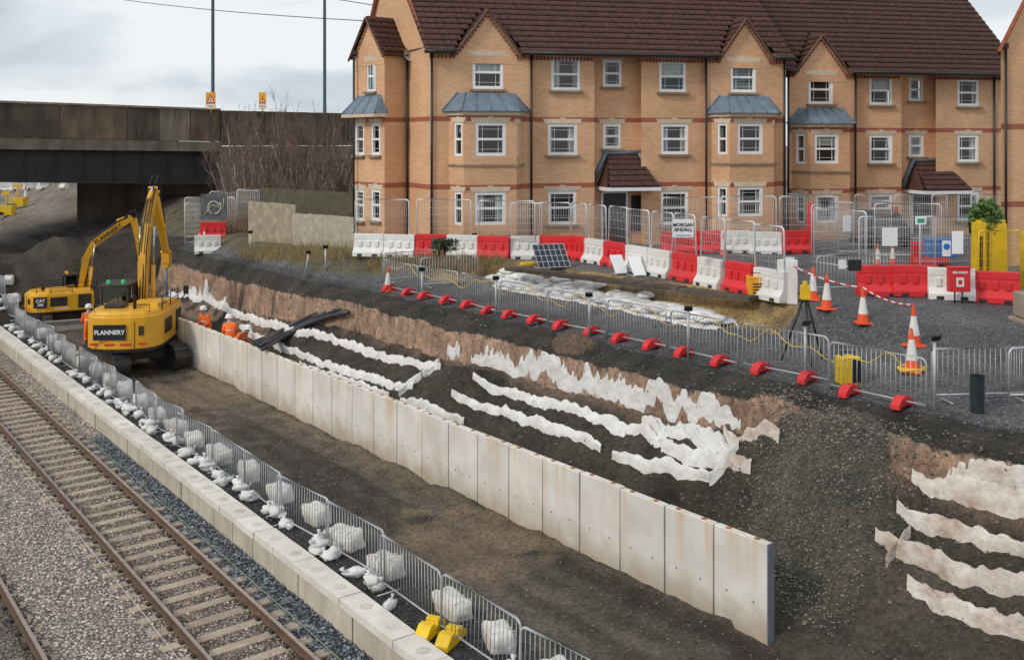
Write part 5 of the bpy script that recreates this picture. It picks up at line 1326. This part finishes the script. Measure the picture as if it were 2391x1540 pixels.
for i,(u,d,k) in enumerate(((560,60,0),(600,58,1),(640,60,2),(690,57,0),(730,60,1),(775,57,1),(545,55,1),(620,54,1),(800,59,1),(665,62,0),(710,54,1),(760,61,0),(585,62,0),(575,56,1),(655,55,1),(745,56,1),(810,56,1),(605,61,1),(680,60,1),(790,62,1))):
    x,y=wp(u,d); z=onz(x,y)+.0; t=ts[k]
    if k not in fst: t.location=(x,y,z); fst.add(k)
    else: clone(t,(x,y,z),U(0,6),scale=(U(.8,1.1),)*2+(U(.78,1.02),))
def boardfence(pa,pb,z0,h,mat,label):
    a=Vector(pa);b=Vector(pb); L_=(b-a).length; d=(b-a)/L_; n=int(L_/.15); an=math.atan2(d.y,d.x); mb=MB()
    for i in range(n): 
        c=a+d*((i+.5)*L_/n); mb.box((c.x-a.x,c.y-a.y,h/2+U(-.02,.02)),(L_/n*.93,.025,h),rz=an)
    mb.box(((b-a).x/2,(b-a).y/2+.05,h*.8),(L_,.05,.1),rz=an)
    mb.obj('board_fence',mat,loc=(a.x,a.y,z0),label=label,category='fence')
boardfence(wp(580,46.5),wp(690,44),4.0,1.9,WOOD,'weathered vertical timber board fence beside the path')
boardfence(wp(684,43.8),wp(826,41.5),4.0,1.55,M('pale_board',(.46,.42,.33),.85,var=.2,dirt=.3),'pale low timber hoarding next to the house corner')
boardfence(wp(610,50),wp(826,45),4.6,1.75,DWOOD,'dark green timber fence on the grass bank')
LEAF=M('hedge_leaf',(.07,.085,.045),.7,var=.4,scale=8); LEAF2=M('shrub_leaf',(.08,.16,.03),.6,var=.4,scale=8)
def hedge(p,w,dp,h,mat,name,label,n,cat,rz=0):
    mb=MB()
    for i in range(n):
        x=U(-w/2,w/2);y=U(-dp/2,dp/2);z=h*(R()**.5)
        if name=='shrub':
            v=Vector((U(-1,1),U(-1,1),U(-1,1)))
            if v.length>1: continue
            x,y,z=v.x*w/2,v.y*dp/2,h/2+v.z*h/2
        s=U(.05,.1); a=Vector((U(-1,1),U(-1,1),U(-1,1))).normalized()*s; b=a.orthogonal().normalized()*s*.7; c=Vector((x,y,z))
        mb.add([c-a,c+b,c+a,c-b],[(0,1,2,3)])
    mb.obj(name,mat,loc=p,rz=rz,label=label,category=cat)
for u0,u1,v,d in ((1010,1290,555,38),(1665,1880,560,40)):
    a=wp(u0,d);b=wp(u1,d+1); w=math.dist(a,b); hedge(((a[0]+b[0])/2,(a[1]+b[1])/2,4.35),w,.9,.65,LEAF,'hedge','clipped dark green hedge below the house windows',7000,'hedge',rz=.15)
x,y=wp(2302,31); hedge((x,y,5.35),1.0,.9,1.55,LEAF2,'shrub','rounded bright green shrub beside the brick wing',3600,'shrub')
DRY=M('dry_grass',(.30,.22,.10),.9,var=.4,scale=3)
mb=MB()
for i in range(4200):
    if i<2400: u,v=U(860,1180),U(605,640)
    else: u,v=U(560,860),U(575,612)
    x,y,z=site(u,v); h=U(.1,.55)*(1 if R()<.5 else .5); dx,dy=U(-.2,.2),U(-.2,.2)
    mb.add([(x-.012,y,z),(x+.012,y,z),(x+dx,y+dy,z+h)],[(0,1,2)])
mb.obj('dry_weeds',DRY,kind='stuff',label='dry brown weeds along the bank edge',category='weeds')
mb=MB()
for i in range(7000):
    u=U(525,830); d=U(50,61); x,y=wp(u,d); z=onz(x,y); h=U(.2,.9); dx,dy=U(-.3,.3),U(-.3,.3)
    mb.add([(x-.02,y,z),(x+.02,y,z),(x+dx,y+dy,z+h)],[(0,1,2)])
mb.obj('straw_undergrowth',M('straw_undergrowth',(.21,.15,.09),.9,var=.4,scale=2),kind='stuff',label='straw coloured undergrowth on the bank below the trees',category='undergrowth')
# ---------------- small site things ----------------
def box_thing(name,u,v,size,mat,label,cat,rz=0,bev=.03,z=None):
    p=site(u,v) if z is None else gz(u,v,z); mb=MB(); w,d,h=size
    mb.box((0,0,h*.5),(w,d,h)); mb.box((0,0,h+.02),(w*1.04,d*1.04,.05)); 
    o=mb.obj(name,mat,loc=p,rz=rz,bev=bev,label=label,category=cat); return o
o=box_thing('site_generator',1772,690,(.62,.5,.5),M('orange_yellow_plastic',(.8,.36,.02),.5),'orange site power box standing on a short frame','generator',z=4.3)
mb=MB(); 
for k in range(4): mb.box((0,-.26,.12+k*.08),(.45,.02,.03))
mb.tube([(-.28,-.2,.56),(-.28,-.2,.66),(.28,-.2,.66),(.28,-.2,.56)],.015,5); mb.obj('vent_grille',BLACKP,parent=o)
p=site(1980,895); mb=MB(); mb.box((0,0,.3),(.46,.3,.6)); o=mb.obj('battery_box',YPL,loc=p,rz=.2,bev=.03,label='yellow and black portable battery case on the gravel',category='battery box')
mb=MB(); mb.box((.12,-.155,.3),(.2,.02,.5)); mb.tube([(-.15,0,.6),(-.15,0,.68),(.15,0,.68),(.15,0,.6)],.02,6); mb.obj('dark_panel',BLACKP,parent=o)
p=site(2282,960); mb=MB(); pr=[]; 
for i in range(24): pr+=[(.13,i*.03),(.15,i*.03+.015)]
mb.lathe(pr,n=16); mb.obj('corrugated_pipe',M('dark_hdpe',(.03,.04,.045),.4),loc=p,label='short upright dark corrugated pipe on gravel',category='pipe')
def tilt(name,u,v,w,h,mat,label,rz,tl,z=4.3,cat='panel',grid=False):
    p=gz(u,v,z); e=empty(name,p,rz,label=label,category=cat)
    mb=MB(); mb.box((0,0,0),(w,h,.04)); o=mb.obj('panel_face',mat,parent=e,loc=(0,math.cos(tl)*h/2,math.sin(tl)*h/2+.05),bev=.006); o.rotation_euler=(tl,0,0)
    if grid:
        mb=MB()
        for i in range(7): mb.box((-w/2+w*i/6,0,.024),(.012,h,.006))
        for i in range(5): mb.box((0,-h/2+h*i/4,.0245),(w,.012,.006))
        mb.obj('cell_grid',GALVL,parent=o)
    mb=MB()
    for xx in (-w*.4,w*.4): mb.tube([(xx,math.cos(tl)*h,math.sin(tl)*h),(xx,math.cos(tl)*h+.1,0)],.02,5); mb.tube([(xx,0,.02),(xx,math.cos(tl)*h+.1,.02)],.02,5)
    mb.obj('support_frame',GALV,parent=e); return e
tilt('solar_panel',1295,628,1.15,.95,M('solar_cell',(.02,.025,.045),.2),'dark gridded solar panel tilted on a frame by the barriers',.35,.85,cat='solar panel',grid=True)
tilt('white_board',1452,642,.42,.75,SIGNW,'white rectangular board propped against the barriers',.3,.8,cat='board'); tilt('white_board',1495,647,.42,.78,SIGNW,'white rectangular board propped against the barriers',.3,.8,cat='board')
mb=MB(); a=Vector(gz(1190,626,4.3));b=Vector(gz(1760,697,4.3)); c=(a+b)/2; d=b-a
n=12
for i in range(n):
    p=a+d*((i+.5)/n)-c; mb.box((p.x,p.y,-.05+U(-.02,.02)),(d.length/n*.98,.5,.12),rz=math.atan2(d.y,d.x)+U(-.02,.02))
mb.obj('timber_ledge',DCON,loc=(c.x,c.y,4.36),label='dark timber and slab ledge along the top of the cut bank',category='ledge')
pts=[]
for i in range(100):
    s=11.5+i*.2; q=18.75+.08*math.sin(i*.3); x,y=XY(s,q); pts.append((x,y,TZ(s,q)+.78+.16*math.sin(i*.55+2*nz(i*.1,0))+.08*math.sin(i*1.3)))
mb=MB(); mb.tube(pts,.013,5)
mb.obj('yellow_cable',YPL,label='yellow festoon cable looped along the steel barriers',category='cable')
def coil(u,v,z=None):
    p=site(u,v) if z is None else gz(u,v,z); mb=MB(); pts=[]
    for i in range(120):
        a=i*.35; r=.28+.08*nz(i*.1,1); pts.append((r*math.cos(a)+.03*nz(i*.3,2),r*math.sin(a)*.8,.05+.02*(i%7)*.5+.03*nz(i*.2,7)))
    mb.tube(pts,.015,4); mb.obj('cable_coil',YPL,loc=p,label='coiled yellow cable lying on the ground',category='cable coil')
coil(1235,620,4.3); coil(2130,868); coil(1890,700,4.25)
def post(u,v,h,lean=0,lab='thin galvanised post with small site light on the path edge'):
    p=site(u,v); e=empty('site_light',p,U(-.5,.5),label=lab,category='site light',group='thin posts with small site lights')
    mb=MB(); mb.tube([(0,0,0),(lean,0,h)],.03,8); mb.obj('post',GALV,parent=e)
    mb=MB(); mb.box((lean,-.05,h+.02),(.2,.05,.13),rx=.5); mb.obj('lamp_head',BLACKP,parent=e,bev=.01)
for u,v,h in ((1158,735,1.1),(1376,785,1.1),(1607,838,1.2),(1880,895,1.3),(2182,958,1.4),(760,635,.95),(985,700,1.0)): post(u,v,h)
for u,v,h,l in ((710,650,1.0,.2),(585,590,.9,0),(1100,600,.8,.1)): post(u,v,h,l)
p=site(1880,845); e=empty('survey_tripod',p,label='yellow and black surveying instrument on a tripod on gravel',category='survey instrument')
for k in range(3):
    a=k*2.09+.5; mb=MB(); mb.tube([(.55*math.cos(a),.55*math.sin(a),0),(.06*math.cos(a),.06*math.sin(a),1.45)],[.02,.035],6); mb.obj('leg',BLACKP,parent=e)
mb=MB(); mb.box((0,0,1.5),(.2,.2,.08)); mb.box((0,0,1.66),(.2,.16,.26)); mb.lathe([(0,0),(.06,0),(.06,.08),(0,.08)],(0,0,1.8),12); mb.obj('instrument',YPL,parent=e,bev=.01)
for u,v,h in ((1893,592,1.9),(2090,560,1.4)):
    x,y,z=gz(u,v,4.3); mb=MB(); mb.box((0,0,h/2),(.26,.14,h)); mb.box((0,0,h+.02),(.3,.18,.06)); mb.obj('gate_post',RED,loc=(x,y,z),bev=.04,label='red plastic gate post at the compound entrance',category='gate post')
def car(u,v,rz,col,label):
    p=gz(u,v,4.3); e=empty('parked_car',p,rz,label=label,category='car')
    mb=MB(); pr=[(-2.1,.3),(-2.15,.7),(-1.9,.95),(-1.2,1.0),(-.7,1.42),(.5,1.45),(1.2,.98),(1.95,.85),(2.15,.6),(2.1,.3)]
    mb.prism(pr,lambda q,t:(q[0],(t-.5)*(1.75 if q[1]<1.1 else 1.4),q[1])); mb.obj('body',col,parent=e,bev=.05)
    mb=MB()
    for sy in (-1,1): mb.add([(-1.0,sy*.86,1.0),(1.05,sy*.86,1.0),(.45,sy*.73,1.38),(-.65,sy*.73,1.36)],[(0,1,2,3)])
    mb.add([(1.22,-.75,1.0),(1.22,.75,1.0),(.58,.65,1.42),(.58,-.65,1.42)],[(0,1,2,3)]); mb.add([(-1.24,-.75,1.02),(-1.24,.75,1.02),(-.78,.65,1.4),(-.78,-.65,1.4)],[(0,1,2,3)]); mb.obj('windows',BLACKP,parent=e)
    for xx in (-1.3,1.3):
        for yy in (-.82,.82):
            mb=MB(); mb.tube([(xx,yy-.1,.32),(xx,yy+.1,.32)],.32,16); mb.tube([(xx,yy-.11,.32),(xx,yy+.11,.32)],.18,12,m=1); mb.obj('wheel',[BLACKP,GALV],parent=e)
car(2050,572,1.4,M('car_grey',(.05,.055,.06),.3,.4),'dark grey hatchback parked behind the site gates')
p=gz(2400,800,3.7); mb=MB(); mb.box((0,0,.3),(1.2,.8,.6)); mb.box((.05,0,.92),(1.1,.7,.6)); mb.box((0,0,-.3),(1.3,.9,.6)); mb.obj('concrete_block_stack',LCON,loc=(p[0]+.3,p[1],p[2]),bev=.03,label='stack of tan concrete blocks at the gravel edge',category='block stack')
for (u,v,c,rz) in ((498,552,'r',.2),(485,560,'w',.3)):
    x,y,z=gz(u,v,4.0); putbar(c,(x,y,onz(x,y)),rz)
for (u,v,r) in ((490,545,.1),(548,542,.4),(470,545,1.2),(610,540,0)):
    x,y,z=gz(u,v,4.1); putmp(mp3,(x,y,onz(x,y)),r)
x,y,z=up(500,483,47.5); mb=MB(); mb.box((0,0,0),(1.2,.03,1.2)); o=mb.obj('painted_panel',M('dark_panel_blue',(.10,.11,.12),.7,var=.4),loc=(x,y,z),rz=.1,label='dark panel with pale loops of graffiti behind the fence',category='panel')
mb=MB(); mb.tube([(.36*math.cos(a*.3)*(.6+.012*a),-.03,.36*math.sin(a*.3)*(.6+.02*a)) for a in range(24)],.035,5); mb.tube([(-.4,-.03,-.35),(-.1,-.03,.1),(.4,-.03,-.1),(.45,-.03,.4)],.025,5,m=1)
mb.obj('graffiti',[M('graffiti_pale',(.5,.5,.48),.6),M('graffiti_lime',(.45,.5,.1),.6)],parent=o)
# far work site beyond the bridge
for i,(u,v,cc) in enumerate(((10,446,'w'),(40,444,'w'),(70,442,'w'),(100,441,'w'),(205,452,'r'),(212,462,'w'),(150,440,'w'))):
    x,y,z=site(u,v); putbar(cc,(x,y,z),.5+i*.3)
for u,v in ((42,486),(15,506)):
    x,y,z=site(u,v); mb=MB(); mb.box((0,0,.5),(1.1,.7,.7)); mb.tube([(0,0,.8),(0,0,1.7)],.06,6); mb.box((0,0,1.75),(.6,.2,.25)); mb.lathe([(0,-.1),(.28,-.1),(.28,.1),(0,.1)],(-.35,-.4,.28),10,m=1)
    mb.obj('lighting_tower',[YPL,BLACKP],loc=(x,y,z),label='small yellow lighting tower beside the haul road',category='lighting tower',group='yellow lighting towers')
for u,v in ((0,500),(18,478),(60,455)):
    x,y,z=site(u,v); clone(bA,(x,y,z),1.0,label='galvanised pedestrian barrier beside the haul road')
# ---------------- world, sun, camera ----------------
w=bpy.data.worlds.new('World'); bpy.context.scene.world=w; w.use_nodes=True; nt=w.node_tree; N=nt.nodes; L=nt.links
bgn=N['Background']; sky=N.new('ShaderNodeTexSky'); sky.sky_type='NISHITA'; sky.sun_disc=False; sky.sun_elevation=math.radians(38); sky.sun_rotation=math.radians(242)
L.new(sky.outputs[0],bgn.inputs[0]); bgn.inputs[1].default_value=.10
tc=N.new('ShaderNodeTexCoord'); mp=N.new('ShaderNodeMapping'); mp.inputs['Scale'].default_value=(1.6,1.6,5.5); mp.inputs['Location'].default_value=(.3,.1,.0); L.new(tc.outputs['Generated'],mp.inputs[0])
n=N.new('ShaderNodeTexNoise'); n.inputs['Scale'].default_value=2.2; n.inputs['Detail'].default_value=8; n.inputs['Roughness'].default_value=.5; n.inputs['Distortion'].default_value=.4; L.new(mp.outputs[0],n.inputs[0])
r=N.new('ShaderNodeValToRGB'); e=r.color_ramp.elements; e[0].position=.38; e[0].color=(.46,.53,.60,1); e[1].position=.55; e[1].color=(.80,.82,.84,1); L.new(n.outputs['Fac'],r.inputs[0])
b2=N.new('ShaderNodeBackground'); L.new(r.outputs[0],b2.inputs[0]); b2.inputs[1].default_value=1.16
mx=N.new('ShaderNodeMixShader'); mx.inputs[0].default_value=.9; L.new(bgn.outputs[0],mx.inputs[1]); L.new(b2.outputs[0],mx.inputs[2]); L.new(mx.outputs[0],N['World Output'].inputs[0])
sl=bpy.data.lights.new('sun','SUN'); sl.energy=1.5; sl.angle=math.radians(10); sl.color=(1,.93,.84); so=bpy.data.objects.new('sun',sl); COL.objects.link(so)
so.rotation_euler=Vector((.66,.50,-.60)).to_track_quat('-Z','Y').to_euler()
cam=bpy.data.cameras.new('camera'); co=bpy.data.objects.new('camera',cam); COL.objects.link(co); bpy.context.scene.camera=co
co.location=(0,0,H); co.rotation_euler=(math.pi/2,0,0); cam.sensor_width=36; cam.lens=36*FP/2391; cam.shift_y=-(770-YH)/2391; cam.clip_end=3000; cam.clip_start=.1
sc=bpy.context.scene; sc.view_settings.view_transform='Standard'; sc.view_settings.look='None'; sc.view_settings.exposure=0
